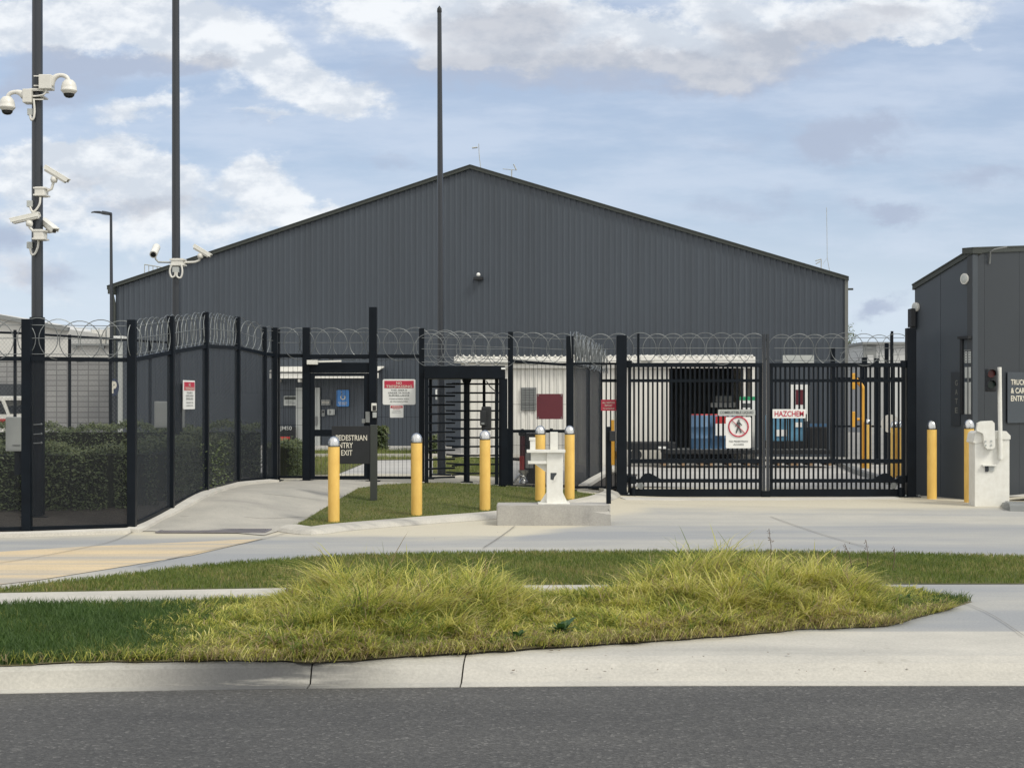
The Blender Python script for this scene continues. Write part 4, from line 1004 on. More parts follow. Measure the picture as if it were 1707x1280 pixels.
for i in range(11):
    z = fz(641+i*14.9+4); b = MB(); b.tube([(fx(714), YF-.62, z), (fx(735), YF-.35, z), (fx(759), YF-.22, z)], .018, 8); b.build('barrier_bar', 'black', ts)
b = MB(); b.box((fx(836), YF-.76, fz(805)), (fx(846), YF-.70, fz(632))); b.build('side_plate', 'black', ts)
b = MB(); b.box((fx(836), YF-.77, fz(617)), (fx(843), YF-.752, fz(614))); b.build('status_light', 'signwhite', ts)
b = MB(); b.box((fx(804), YF-.95, fz(716)), (fx(820), YF-.78, fz(677)), bev=.03); rd_ = b.build('card_reader', 'blackm', ts)
b = MB(); b.box((fx(802), YF-1.0, fz(708)), (fx(812), YF-.95, fz(684)), bev=.012); b.build('hood', 'blackm', rd_); b = MB(); b.box((fx(804), YF-1.006, fz(706)), (fx(809), YF-1.0, fz(703))); b.build('reader_window', 'midgrey', rd_)
b = MB(); b.tube([(fx(812), YF-.8, fz(636)), (fx(818), YF-.8, fz(645)), (fx(826), YF-.8, fz(652)), (fx(827), YF-.8, fz(664))], .012, 6); b.build('cable', 'blackm', ts)
razor(ts, [(fx(704), YF-.2), (fx(850), YF-.2)], [fz(584), fz(584)], R=.32, pitch=.29); razor(ts, [(fx(704), YF+.5), (fx(850), YF+.5)], [fz(573), fz(580)], R=.30, pitch=.28)

# bay between turnstile and corridor
bf = thing('mesh_fence', (fx(900), YF, gz(900)), 'wire fence bay right of the turnstile with a red hydrant behind', 'fence')
post(bf, fx(851), YF, gz(851), fz(553), .10); post(bf, fx(950), YF, gz(950), fz(560), .14)
b = MB(); b.bar((fx(855), YF, fz(602)), (fx(944), YF, fz(608)), .05, .05); b.box((fx(848), YF-.045, fz(721)), (fx(944), YF+.005, fz(716))); b.box((fx(855), YF-.02, fz(812)), (fx(944), YF+.03, fz(808))); b.build('rail', 'black', bf)
wires(bf, fx(855), fx(944), fz(810), fz(606), YF, hp=.75); panel(bf, (fx(846), YF-.04), (fx(944), YF-.04), (fz(811), fz(718)), (fz(812), fz(718)), 'mesh60')
for px in (848, 919): b = MB(); b.box((fx(px)-.03, YF-.1, gz(px)), (fx(px)+.03, YF-.05, fz(714))); b.build('post', 'black', bf)
razor(bf, [(fx(851), YF), (fx(950), YF)], [fz(580), fz(585)], R=.3, pitch=.3)
kf = thing('mesh_fence', (fx(990), YF, gz(990)), 'short fence bay with a red warning sign beside the gate post', 'fence')
b = MB(); b.box((fx(955), YF-.02, fz(608)), (fx(1028), YF+.03, fz(604.5))); b.box((fx(1001), YF-.02, fz(637)), (fx(1028), YF+.02, fz(632))); b.box((fx(955), YF-.02, fz(814)), (fx(1028), YF+.03, fz(810))); b.build('rail', 'black', kf)
b = MB()
for i in range(4): x = fx(1003+i*7.5); b.box((x-.012, YF-.012, fz(812)), (x+.012, YF+.012, fz(606)))
b.build('bars', 'black', kf); razor(kf, [(fx(955), YF), (fx(1046), YF)], [fz(586), fz(582)], R=.3, pitch=.36)
# corridor fence running back
K0 = Vector((fx(955), YF+.05)); K1 = Vector((P(1001, 0, 36.8).x, 36.8)); zt0, zt1 = fz(606), P(0, 618, 36.8).z
cf2 = thing('mesh_fence', (K0.x, K0.y, G(K0.x, K0.y)), 'dense dark mesh fence running back into the yard with tangled razor wire', 'fence')
panel(cf2, K0, K1, (G(*K0)+.03, zt0), (G(*K1)+.03, zt1), 'mesh80', ribs=34); panel(cf2, K0+Vector((.05, 0)), K1+Vector((.05, 0)), (G(*K0)+.03, zt0), (G(*K1)+.03, zt1), 'mesh60')
for t in (.5, 1.0): p = K0+(K1-K0)*t; post(cf2, p.x, p.y, G(p.x, p.y), zt0+(zt1-zt0)*t+.5, .09)
b = MB(); b.bar((*K0, zt0), (*K1, zt1), .05, .05); b.build('rail', 'black', cf2)
razor(cf2, [K0, K1], [zt0+.32, zt1+.3], R=.3, pitch=.16); razor(cf2, [K0+Vector((.12, 0)), K1+Vector((.12, 0))], [zt0+.25, zt1+.2], R=.26, pitch=.2, wires=False)
drape('bed', [(K0.x+.35, K0.y+.7), (K0.x+1.0, K0.y+.7), (K1.x+.9, K1.y), (K1.x+.25, K1.y)], .05, 'mulch', .5, 'small mulched bed beside the corridor fence')
sweep('edging', [tuple(K0+Vector((.2, .3))), tuple((K0+K1)/2+Vector((.16, .2))), tuple(K1+Vector((.15, 0)))], [(-.08, -.05), (-.08, .10), (.08, .10), (.08, -.05)], 'edge', label='pale concrete edging along the corridor fence')
t = thing('rubble_stone', (K1.x+.3, K1.y-.5, G(K1.x, K1.y)), 'pale lump of broken concrete at the end of the corridor edging', 'stone'); b = MB()
bm_ = bmesh.new(); bmesh.ops.create_icosphere(bm_, subdivisions=2, radius=.2)
for v in bm_.verts: v.co *= random.uniform(.8, 1.15); v.co.z *= .7
bm_.verts.index_update(); b.M = Matrix.Translation((K1.x+.3, K1.y-.5, G(K1.x, K1.y)+.1)); b.add([v.co.copy() for v in bm_.verts], [[v.index for v in f.verts] for f in bm_.faces]); bm_.free(); b.build('stone', 'edge', t)

# ---- vehicle gate
YG2 = 29.1; s4 = FPX/YG2
def gx(px): return P(px, 0, YG2).x
def gzz(py): return P(0, py, YG2).z
for px, pt, pb, w, lab in ((1036, 559, 829, 17, 'thick black steel gate post at the left end of the vehicle gate'), (1518, 547, 827, 15, 'thick tall black gate post standing against the gatehouse')):
    t = thing('gate_post', (gx(px), YG2, G(gx(px), YG2)), lab, 'gate post'); b = MB(); z0 = G(gx(px), YG2); b.box((gx(px)-w/s4/2, YG2-.1, z0), (gx(px)+w/s4/2, YG2+.1, gzz(pt)), bev=.012); b.box((gx(px)-.16, YG2-.16, z0-.01), (gx(px)+.16, YG2+.16, z0+.016)); b.build('shaft', 'black', t)
    b = MB()
    for i in range(4): b.lathe([(.016, 0), (.016, .03), (0, .032)], (gx(px)+(.125 if i % 2 else -.125), YG2+(.125 if i//2 else -.125), z0+.016), 6)
    b.build('bolts', 'galv', t)
    sg = 1 if px < 1200 else -1; b = MB()
    for py in (607, 798): b.box((gx(px)+sg*w/s4/2, YG2-.05, gzz(py+6)), (gx(px)+sg*(w/s4/2+.10), YG2+.05, gzz(py-6)), bev=.01)
    b.build('hinge', 'black', t)
bar_me = None
def gate_leaf(a, c, hinge_left, lab):
    global bar_me
    g = thing('gate_leaf', (gx((a+c)/2), YG2, G(gx((a+c)/2), YG2)+.06), lab, 'gate', 'leaves of the vehicle gate')
    y0, y1 = YG2-.04, YG2+.04
    b = MB(); b.box((gx(a), y0, gzz(612)), (gx(c), y1, gzz(605)), bev=.006); b.build('top_rail', 'black', g)
    b = MB(); b.box((gx(a+4), y0+.015, gzz(637)), (gx(c-4), y1-.015, gzz(632))); b.build('upper_rail', 'black', g)
    b = MB(); b.box((gx(a+4), y0+.01, gzz(772)), (gx(c-4), y1-.01, gzz(765))); b.build('middle_rail', 'black', g)
    b = MB(); b.box((gx(a+4), y0-.02, gzz(804)), (gx(c-4), y1-.01, gzz(798))); b.build('lower_rail', 'black', g)
    b = MB(); b.box((gx(a), y0-.01, gzz(827)), (gx(c), y1+.01, gzz(815)), bev=.008); b.build('bottom_beam', 'black', g)
    for px in (a+2.5, c-2.5): b = MB(); b.box((gx(px)-.028, y0+.005, gzz(815)), (gx(px)+.028, y1-.005, gzz(612))); b.build('stile', 'black', g)
    n_ = 27
    for i in range(n_):
        x = gx(a+6+(c-a-12)*(i+.5)/n_)
        if bar_me is None:
            b = MB(); b.box((-.0165, -.016, gzz(816)), (.0165, .016, gzz(611))); o = b.build('bar', 'black'); bar_me = o.data
        else:
            o = bpy.data.objects.new('bar', bar_me); COL.objects.link(o)
        o.parent = g; o.location = Vector((x, YG2, 0))-Vector(g.location); WL[o.name] = Vector(g.location)
    h = a+14 if hinge_left else c-14; sg = 1 if hinge_left else -1
    b = MB(Matrix.Translation((0, YG2-.075, 0))); b.prism([(gx(h+sg*x_), gzz(y_)) for x_, y_ in ((2, 803), (8, 794), (14, 789), (21, 788), (28, 791), (40, 798), (60, 803))], .05); b.build('gusset', 'black', g)
    b = MB(); hx = a+8 if hinge_left else c-8; b.box((gx(hx-5), YG2-.10, gzz(806)), (gx(hx+5), YG2+.06, gzz(793)), bev=.012); b.tube([(gx(hx), YG2-.09, gzz(812)), (gx(hx), YG2-.09, gzz(833))], .05, 10); b.build('drive_arm', 'black', g)
    b = MB(); wx = a+20 if hinge_left else c-20; b.tube([(gx(wx), YG2-.08, gzz(809)), (gx(wx), YG2-.05, gzz(809))], .06, 14); b.build('roller', 'galv', g)
    for px in ((a+17,) if hinge_left else (c-22,)): b = MB(); b.box((gx(px)-.022, YG2-.02, gzz(605)), (gx(px)+.022, YG2+.02, gzz(556))); b.build('wire_post', 'black', g)
    razor(g, [(gx(a+8), YG2+.02), (gx(c), YG2+.02)], [gzz(582)]*2, R=.30, pitch=.30)
    return g
gate_leaf(1047, 1270, True, 'black barred gate leaf with the no pedestrians sign, next to the thick post')
gate_leaf(1283, 1508, False, 'black barred gate leaf carrying the HAZCHEM sign, next to the gatehouse')
t = thing('gate_post', (gx(1276), YG2, G(gx(1276), YG2)), 'slim twin black centre post where the two gate leaves meet', 'gate post')
for a, c in ((1271, 1275), (1277.5, 1281.5)): b = MB(); b.box((gx(a), YG2-.05, G(gx(1276), YG2)), (gx(c), YG2+.03, gzz(557))); b.build('upright', 'pole', t)
b = MB(); b.box((gx(1269.5), YG2-.07, G(gx(1276), YG2)), (gx(1283), YG2+.05, gzz(818))); b.build('foot', 'black', t)
# yard fence behind the gate
YY = 43.5; yf = thing('mesh_fence', P(1440, 780, YY), 'dark mesh fence crossing the yard behind the right gate leaf', 'fence')
for px, pt, w in ((1388, 580, 7), (1441, 596, 8), (1461, 597, 7), (1478, 572, 6), (1487, 552, 4)): p = P(px, pt, YY); post(yf, p.x, YY, G(p.x, YY), p.z, w*YY/FPX)
b = MB(); b.box((P(1388, 0, YY).x, YY-.02, P(0, 634, YY).z), (P(1512, 0, YY).x, YY+.02, P(0, 629, YY).z)); b.box((P(1388, 0, YY).x, YY-.02, P(0, 712, YY).z), (P(1512, 0, YY).x, YY+.02, P(0, 709, YY).z)); b.build('rail', 'black', yf)
panel(yf, P(1388, 0, YY), P(1480, 0, YY), (.1, P(0, 612, YY).z), (.1, P(0, 612, YY).z), 'mesh60'); panel(yf, P(1480, 0, YY), P(1530, 0, YY), (.1, P(0, 700, YY).z), (.1, P(0, 700, YY).z), 'mesh60')
razor(yf, [P(1400, 0, YY)[:2], P(1530, 0, YY)[:2]], [P(0, 600, YY).z, P(0, 590, YY).z], R=.28, pitch=.5)
sweep('kerb', [P(1385, 0, 46)[:2], P(1430, 0, 38)[:2], P(1490, 0, 33)[:2]], [(-.09, -.05), (-.09, .11), (.09, .11), (.09, -.05)], 'midgrey', label='dark kerb crossing the yard behind the gate')

# ================================================================== SIGNS ON THE FENCES
def nt_texts(): return [('letterwhite', 'NO', 0, .345, .17, .10), ('letterwhite', 'TRESPASSING', 0, .215, .80, .10), ('letterdark', 'THIS AREA IS', 0, .07, .50, .065), ('letterdark', 'UNDER 24 HOUR', 0, -.035, .66, .065), ('letterdark', 'SURVEILLANCE', 0, -.14, .62, .07), ('letterdark', 'TRESPASSERS WILL', 0, -.27, .62, .045), ('letterdark', 'BE PROSECUTED', 0, -.375, .54, .045)]
f_, w, h = pframe(638, 632, 692.5, 674.5, YF-.07); sign('warning_sign', f_, w, h, 'signwhite', 'large white NO TRESPASSING sign with a red head, facing the road', 'sign', .03, [('red_head', 'signred', -.45, .15, .45, .44)], nt_texts())
f_, w, h = pframe(650, 675, 672.5, 696, YF-.07); sign('warning_sign', f_, w, h, 'signwhite', 'small white notice with a red head under the large NO TRESPASSING sign', 'sign', .015, [('red_head', 'signred', -.45, .26, .45, .44)], [('letterwhite', 'WARNING', 0, .35, .7, .10), ('signred', 'NO ENTRY', 0, .17, .5, .07), ('letterdark', 'AUTHORISED', 0, .02, .6, .05), ('letterdark', 'PERSONS ONLY', 0, -.10, .7, .05)])
g0, g1 = lb[3], lb[4]; dv = (Vector((g1.x, g1.y, 0))-Vector((g0.x, g0.y, 0))).normalized(); nv = Vector((dv.y, -dv.x, 0))
pa = ray_plane(306, 658, Vector((g0.x, g0.y, 0))+nv*.05, nv); pb_ = ray_plane(325, 658, Vector((g0.x, g0.y, 0))+nv*.05, nv); pm = (pa+pb_)/2; sY = FPX/pm.y
sign('warning_sign', frame(pm, dv), (pb_-pa).dot(dv), 48/sY, 'signwhite', 'NO TRESPASSING sign on the slanting fence beside the path', 'sign', .02, [('red_head', 'signred', -.45, .15, .45, .44)], nt_texts())
f_, w, h = pframe(1002, 666, 1027, 684.5, YF-.05); sign('warning_sign', f_, w, h, 'signred', 'small red sign with white lettering beside the thick gate post', 'sign', .01, [], [('letterwhite', 'ALL VISITORS', 0, .22, .84, .17), ('letterwhite', 'REPORT', 0, -.03, .5, .16), ('letterwhite', 'TO GATEHOUSE', 0, -.30, .78, .14)])
f_, w, h = pframe(1210, 695, 1252, 747, YG2-.09)
def ped(root, f_, w, h):
    b = MB(f_); c = (0, h*.19); R0 = w*.385
    b.tube([(R0*math.cos(a), -.008, c[1]+R0*math.sin(a)) for a in [2*PI*i/40 for i in range(40)]], w*.028, 6, closed=True)
    d = R0*.707; b.bar((-d, -.010, c[1]+d), (d, -.010, c[1]-d), w*.05, .006, up=(0, 1, 0)); b.build('prohibition_ring', 'signred', root)
    b = MB(f_); y = -.014; k = w
    b.lathe([(0, -.05*k), (.05*k, 0), (0, .05*k)], (0.01*k, y, c[1]+.245*k), 12)
    for p, q, t in (((.0, .19), (.0, -.02), .10), ((-.02, .17), (-.12, .02), .04), ((.03, .17), (.13, .05), .04), ((-.01, 0), (-.09, -.25), .055), ((.01, 0), (.10, -.24), .055)):
        b.bar((p[0]*k, y, c[1]+p[1]*k), (q[0]*k, y, c[1]+q[1]*k), t*k, .006, up=(1, 0, .01))
    b.build('walking_figure', 'letterdark', root)
sign('prohibition_sign', f_, w, h, 'signwhite', 'white NO PEDESTRIAN ACCESS sign with a red ring on the gate bars', 'sign', .02, [], [('letterdark', 'NO PEDESTRIAN', 0, -.28, .74, .055), ('letterdark', 'ACCESS', 0, -.38, .42, .055)], ped)
f_, w, h = pframe(1288, 682, 1343, 697, YG2-.09); sign('hazard_sign', f_, w, h, 'signwhite', 'white HAZCHEM sign in red capitals on the gate bars', 'sign', .01, [], [('signred', 'HAZCHEM', 0, 0, .88, .62)])
f_, w, h = pframe(894.5, 656.5, 938.5, 698.5, YF-.07)
def bolts(root, f_, w, h):
    b = MB(f_)
    for sx in (-1, 1):
        for sz in (-1, 1): b.tube([(sx*w*.44, -.002, sz*h*.44), (sx*w*.44, -.014, sz*h*.44)], .013, 10)
    b.build('bolts', 'midgrey', root)
sign('blank_board', f_, w, h, 'maroon', 'blank maroon square board bolted to the fence right of the turnstile', 'sign', .005, [], [], bolts)
f_, w, h = pframe(868, 646, 894, 684, YH+.06); t = sign('louvre_vent', f_, w, h, 'midgrey', 'grey louvred vent on the white hut wall', 'vent', .005); b = MB(f_)
for i in range(9): b.box((-w/2+.03, -.02, -h/2+h*(i+.2)/9), (w/2-.03, -.001, -h/2+h*(i+.6)/9))
b.build('louvres', 'midgrey', t)
# notices on the shed wall
def notice(px0, py0, px1, py1, board, lab, layers=(), texts=(), extra=None, r=.02):
    f_, w, h = shed_frame(px0, py0, px1, py1, .06); return sign('notice', f_, w, h, board, lab, 'notice', r, layers, texts, extra)
notice(474, 660, 496, 676, 'greybox', 'pale notice with an olive head left of the shed door', [('head', 'trim', -.45, .12, .45, .42)], [('letterdark', 'ENTRY', -.1, -.08, .5, .1), ('letterdark', 'CONDITIONS', 0, -.25, .7, .1)])
notice(536, 666, 551.5, 675.5, 'midgrey', 'small grey plate right of the pale shed door', [], [('letterwhite', 'INTERCOM', 0, 0, .8, .35)])
notice(537, 683, 542, 694, 'midgrey', 'narrow grey intercom plate under the small plate by the shed door', [('grille', 'blackm', -.3, .05, .3, .35)])
notice(546.5, 682, 558.5, 691.5, 'greybox', 'small white notice right of the intercom plate', [('picture', 'midgrey', -.2, -.3, .0, .3)])
def wchair(root, f_, w, h):
    b = MB(f_); k = w; y = -.008
    b.tube([(k*(.02+.17*math.cos(a)), y, h*.10-.05*k+k*.17*math.sin(a)) for a in [math.radians(150+i*14) for i in range(18)]], .02, 6)
    b.lathe([(0, -.06*k), (.06*k, 0), (0, .06*k)], (-.10*k, y, h*.38), 10)
    for p, q in (((-.10, .34), (-.06, .12)), ((-.06, .12), (.14, .12)), ((.14, .12), (.22, -.06)), ((-.09, .24), (.08, .24))): b.bar((p[0]*k, y, p[1]*h+.02), (q[0]*k, y, q[1]*h+.02), .045, .006, up=(0, 1, 0))
    b.build('wheelchair_symbol', 'letterwhite', root)
notice(562, 650, 582.5, 677.5, 'signblue', 'blue accessibility sign with a white wheelchair symbol', [], [('letterwhite', 'DISABLED', 0, -.26, .70, .07), ('letterwhite', 'ACCESS', 0, -.37, .62, .07)], wchair, .04)
notice(726.5, 649, 735, 657.5, 'signwhite', 'upper of two tiny white notices seen through the turnstile', [('picture', 'letterdark', -.15, -.3, .15, .25)])
notice(726.5, 660, 735, 666, 'greybox', 'lower of two tiny pale notices seen through the turnstile')
t = thing('equipment_bench', on_shed(478, 745)-sdep*.6, 'low dark bench with pale letters and red bins at the shed foot', 'bench'); f_, w, h = shed_frame(463, 718, 496, 746, .7)
b = MB(f_); b.box((-w/2, .1, -h/2), (w/2, .5, .12), bev=.02); b.box((-w/2, .45, .1), (w/2, .5, .42)); b.build('body', 'blackm', t)
b = MB(f_); add_text(b, 'JMS0', .02, .36, .42, .17, .435); b.build('lettering', 'greybox', t)
for x0, x1, z0 in ((-.33, -.22, -.02), (-.08, .28, -.20)):
    b = MB(f_); b.add([(x0, .02, .10), (x1, .02, .10), (x1-.06, .02, z0), (x0+.05, .02, z0), (x0, .09, .10), (x1, .09, .10), (x1-.06, .09, z0), (x0+.05, .09, z0)], [(0, 3, 2, 1), (4, 5, 6, 7), (0, 1, 5, 4), (1, 2, 6, 5), (2, 3, 7, 6), (3, 0, 4, 7)]); b.build('bin_front', 'red', t)
# white meter boards on the left fence
YB = lb[1].y+.12
def board(px0, py0, px1, py1, Y, lab):
    f_, w, h = pframe(px0, py0, px1, py1, Y); t = thing('meter_cabinet', f_.translation, lab, 'cabinet'); b = MB(f_); b.box((-w/2, 0, -h/2), (w/2, .14, h/2), bev=.012); c_ = b.build('cabinet', 'greybox', t)
    b = MB(f_); b.box((-w/2+.03, -.006, -h/2+.03), (w/2-.03, -.0005, h/2-.03)); d_ = b.build('door', 'greybox', t); b = MB(f_); b.box((-.03, -.02, -h*.33), (w*.3, -.006, -h*.31)); b.build('handle', 'midgrey', d_)
    b = MB(f_); b.box((-.05, .14, -h/2-.35), (.05, .2, -h/2+.1)); b.build('stand', 'black', t); return t
board(9, 695, 41, 752, YB+.35, 'grey white meter cabinet behind the far left fence bay')
board(257, 669, 306, 713, 28.5, 'wide pale cabinet behind the slanting fence, half hidden by the tall pole')

# ================================================================== POLES, LAMPS, CAMERAS
def pole(px_t, py_t, px_b, Y, w0, w1, lab, zb, sleeve=None, cap=True):
    a = Vector((P(px_b, 0, Y).x, Y, zb)); c = P(px_t, py_t, Y); s = FPX/Y
    t = thing('camera_pole' if sleeve else 'mast_pole', a, lab, 'pole'); b = MB(); b.tube([a, c], [w0/s/2, w1/s/2], 16); b.build('shaft', 'pole', t)
    b = MB(); b.box((a.x-.2, Y-.2, zb-.01), (a.x+.2, Y+.2, zb+.02)); b.build('base_plate', 'black', t)
    if sleeve: b = MB(); b.tube([a, P(px_b, sleeve, Y)], w0/s/2+.022, 16); b.build('sleeve', 'black', t)
    return t
YA = 23.2
pA = pole(62.5, -420, 62, YA, 20, 16, 'tall dark camera pole at the left, with six white camera fittings', G(P(62, 0, YA).x, YA), 529)
YPB = 27.6
pB = pole(292.5, -330, 294, YPB, 16, 10.5, 'tall dark pole behind the slanting fence, with two cameras', G(P(293, 0, YPB).x, YPB), 640)
YPC = 31.6
pC = pole(732.5, 22, 736, YPC, 14, 7, 'bare dark mast with a pointed tip behind the turnstile', G(P(735, 0, YPC).x, YPC))
b = MB(); p = P(732.5, 22, YPC); b.lathe([(.043, 0), (.05, .02), (.045, .09), (.015, .13), (.0, .15)], tuple(p), 12); b.build('tip', 'blackm', pC)
b = MB()
for i, (y, l) in enumerate(((708, 1), (724, 1), (739, 1))): p = P(56, y, YA-.12); b.tube([p, P(71, y-1, YA-.12)], .010, 6); b.lathe([(.0, -.02), (.022, 0), (0, .02)], tuple(P(69, y-1, YA-.12)), 8)
b.build('step_bolts', 'galv', pA)
YL = 49; ll = thing('street_lamp', P(186, 740, YL), 'slim dark street lamp with a flat head leaning left beside the shed', 'street lamp')
b = MB(); b.tube([(P(187, 0, YL).x, YL, .3), P(185, 356, YL)], [.075, .042], 12); b.build('pole', 'pole', ll)
b = MB(); b.tube([P(186, 357, YL), P(176, 355.5, YL), P(170, 354.5, YL)], [.05, .06, .06], 8)
q = [(183, 357.5, .10), (176, 354.5, .2), (166, 352, .24), (157, 352, .18), (152, 353.5, .06)]
b.add([P(x, y, YL-w) for x, y, w in q]+[P(x, y, YL+w) for x, y, w in q]+[P(x, y+4.5-abs(i-2)*1.2, YL-w) for i, (x, y, w) in enumerate(q)]+[P(x, y+4.5-abs(i-2)*1.2, YL+w) for i, (x, y, w) in enumerate(q)],
      [(i, i+1, 6+i, 5+i) for i in range(4)]+[(10+i, 15+i, 16+i, 11+i) for i in range(4)]+[(i, 10+i, 11+i, i+1) for i in range(4)]+[(5+i, 6+i, 16+i, 15+i) for i in range(4)]+[(0, 5, 15, 10), (4, 14, 19, 9)])
b.build('lamp_head', 'pole', ll)
t = thing('parking_sign', P(190.5, 645, YL-2), 'round navy parking sign with a white P beside the lamp pole', 'sign'); f_, w, h = pframe(182.5, 631, 198, 660, YL-2); b = MB(f_); b.prism([(w/2*math.cos(a), h/2*math.sin(a)) for a in [2*PI*i/28 for i in range(28)]], .03); b.build('disc', mat('navy_paint', (.018, .03, .07), .4, .08, 4), t)
b = MB(f_); add_text(b, 'P', .0, 0, w*.58, h*.70, -.008, bold=.06); b.build('lettering', 'letterwhite', t)
b = MB(); b.tube([(f_.translation.x, YL-1.93, .3), f_.translation+Vector((0, .07, h/2))], .035, 8); b.build('post', 'pole', t)

def bullet(Y, tail, tip, body_w, conduits, bracket, clamp, lab, hood=True, toward=0.0):
    s = FPX/Y; a = P(*tail, Y); c = P(*tip, Y-toward); x = (c-a).normalized(); f_ = frame(a, x); L_ = (c-a).length; w = body_w/s
    t = thing('security_camera', a, lab, 'security camera', 'bullet cameras on the poles'); b = MB(f_); b.box((.02, -w/2, -w*.62), (L_-.04, w/2, w*.22), bev=w*.16); bd = b.build('housing', 'offwhite', t)
    b = MB(f_); b.tube([(L_-.045, 0, -w*.2), (L_-.028, 0, -w*.2)], w*.30, 14); b.build('lens', 'lens', bd)
    b = MB(f_); h0 = w*.30; b.box((0, -w*.62, h0), (L_, w*.62, h0+.016), bev=.004); b.box((0, -w*.62, h0-.05), (L_*.97, -w*.62+.01, h0)); b.box((0, w*.62-.01, h0-.05), (L_*.97, w*.62, h0)); b.build('sunshield', 'white', t)
    b = MB(); pts = [P(q[0], q[1], Y) for q in bracket]; b.tube(pts, .021, 10); b.lathe([(0, -.05), (.045, -.04), (.055, 0), (.045, .045), (0, .05)], tuple(pts[0]), 12); b.build('bracket', 'offwhite', t)
    if clamp: b = MB(); b.pbox(clamp[0], clamp[1], clamp[2], clamp[3], Y-.11, .22, bev=.02); b.pbox(clamp[0]-2, clamp[1]+1, clamp[2]+2, clamp[1]+3.5, Y-.12, .24); b.pbox(clamp[0]-2, clamp[3]-3.5, clamp[2]+2, clamp[3]-1, Y-.12, .24); b.build('pole_clamp', 'offwhite', t)
    return t
def jbox(Y, r, cond, lab):
    t = thing('junction_box', P((r[0]+r[2])/2, r[3], Y-.08), lab, 'junction box', 'junction boxes on the camera poles'); b = MB(); b.pbox(*r, Y-.12, .09, bev=.01); b.build('box', 'greybox', t)
    for cd in cond: b = MB(); b.tube([P(x, y, Y-.13) for x, y in smooth2(cd)], .017, 8); b.build('conduit', 'offwhite', t)
    return t
def smooth2(p): return smooth_path([(x, y) for x, y in p], 5)
bullet(YA, (75, 279), (114.5, 303), 9.5, None, [(90, 300), (88.5, 306), (86, 315), (80, 318), (70, 319)], (57, 311, 74, 327), 'upper bullet camera on the left pole, aiming down to the right')
bullet(YA-.15, (66, 358), (17.5, 369), 9.5, None, [(49, 373), (50, 380), (56, 386), (62, 389)], (55, 382, 72, 400), 'bullet camera on the left pole aiming left, crossing the pole')
bullet(YA+.12, (70, 367), (93, 385), 10, None, [(82, 384), (78, 386), (72, 387)], None, 'short bullet camera half behind the left pole, aiming right', toward=.25)
jbox(YA, (44, 334, 53.5, 345), [((67, 329), (66, 340), (60, 350), (54, 353), (50, 345))], 'junction box on the left pole above the crossing camera')
jbox(YA, (44, 403, 53.5, 414), [((64, 401), (63, 412), (58, 423), (53, 424), (50, 414))], 'junction box on the left pole below the crossing camera')
jbox(YA, (45, 181, 54.5, 192), [((56, 165), (57.5, 185), (56, 197), (52, 200), (50, 192))], 'junction box on the left pole under the dome camera bracket')
def dome(Y, c, top, r, neck, box, lab):
    s = FPX/Y; p = P(c[0], c[1], Y-.1); R_ = r/s; t = thing('dome_camera', p, lab, 'security camera', 'dome cameras on the left pole')
    b = MB(); b.lathe([(R_*.55, R_*1.18), (R_*.85, R_*.85), (R_*1.0, R_*.3), (R_*1.0, -.05*R_), (R_*1.06, -.08*R_), (R_*1.06, -.24*R_), (R_*.9, -.42*R_), (R_*.74, -.62*R_)], tuple(p), 22); b.lathe([(.0, R_*1.25), (R_*.3, R_*1.25), (R_*.55, R_*1.18)], tuple(p), 22); b.build('housing', 'offwhite', t)
    b = MB(); b.lathe([(R_*.74, -.62*R_), (R_*.66, -.9*R_), (R_*.42, -1.12*R_), (0, -1.2*R_)], tuple(p), 20); b.build('lens_dome', 'lens', t)
    b = MB(); pts = [P(x, y, Y-.1) for x, y in smooth2(neck)]; k = len(pts); b.tube(pts, [.058-.026*min(1, i/(k*.45)) for i in range(k)], 12); b.build('gooseneck', 'offwhite', t)
    b = MB(); b.pbox(*box, Y-.18, .2, bev=.012); b.pbox(min(box[0], 56), box[1]+2, 72, box[1]+4, Y-.13, .02); b.pbox(min(box[0], 56), box[3]-6, 72, box[3]-4, Y-.13, .02); b.build('mount', 'offwhite', t); return t
dome(YA, (115, 149), 131, 12.5, [(84, 142), (89, 132), (97, 126.5), (106, 126.5), (112, 130), (115, 136)], (64, 124, 85, 148), 'white dome camera on a gooseneck right of the left pole')
dome(YA, (12, 177), 160, 12.5, [(40, 160), (33, 155), (24, 154), (16, 157), (12, 164)], (37, 148, 52, 171), 'white dome camera on a gooseneck left of the left pole')
t = thing('pole_clamp', P(62, 156, YA), 'white conduit loop and clamp round the left pole below the dome brackets', 'clamp'); b = MB(); b.pbox(49, 147.5, 73, 150, YA-.14, .28); b.pbox(53, 159, 72, 161.5, YA-.13, .26); b.build('band', 'offwhite', t); b = MB(); b.tube([P(x, y, YA-.14) for x, y in smooth2([(75, 148), (77, 152), (73, 158), (64, 160), (56, 161)])], .013, 8); b.build('conduit', 'offwhite', t)
bullet(YPB, (323, 410), (352, 427.5), 8, None, [(334, 427), (332, 434), (325, 437), (304, 438)], (284.5, 430.5, 305, 443.5), 'bullet camera on the pole behind the fence, aiming right over the shed roof')
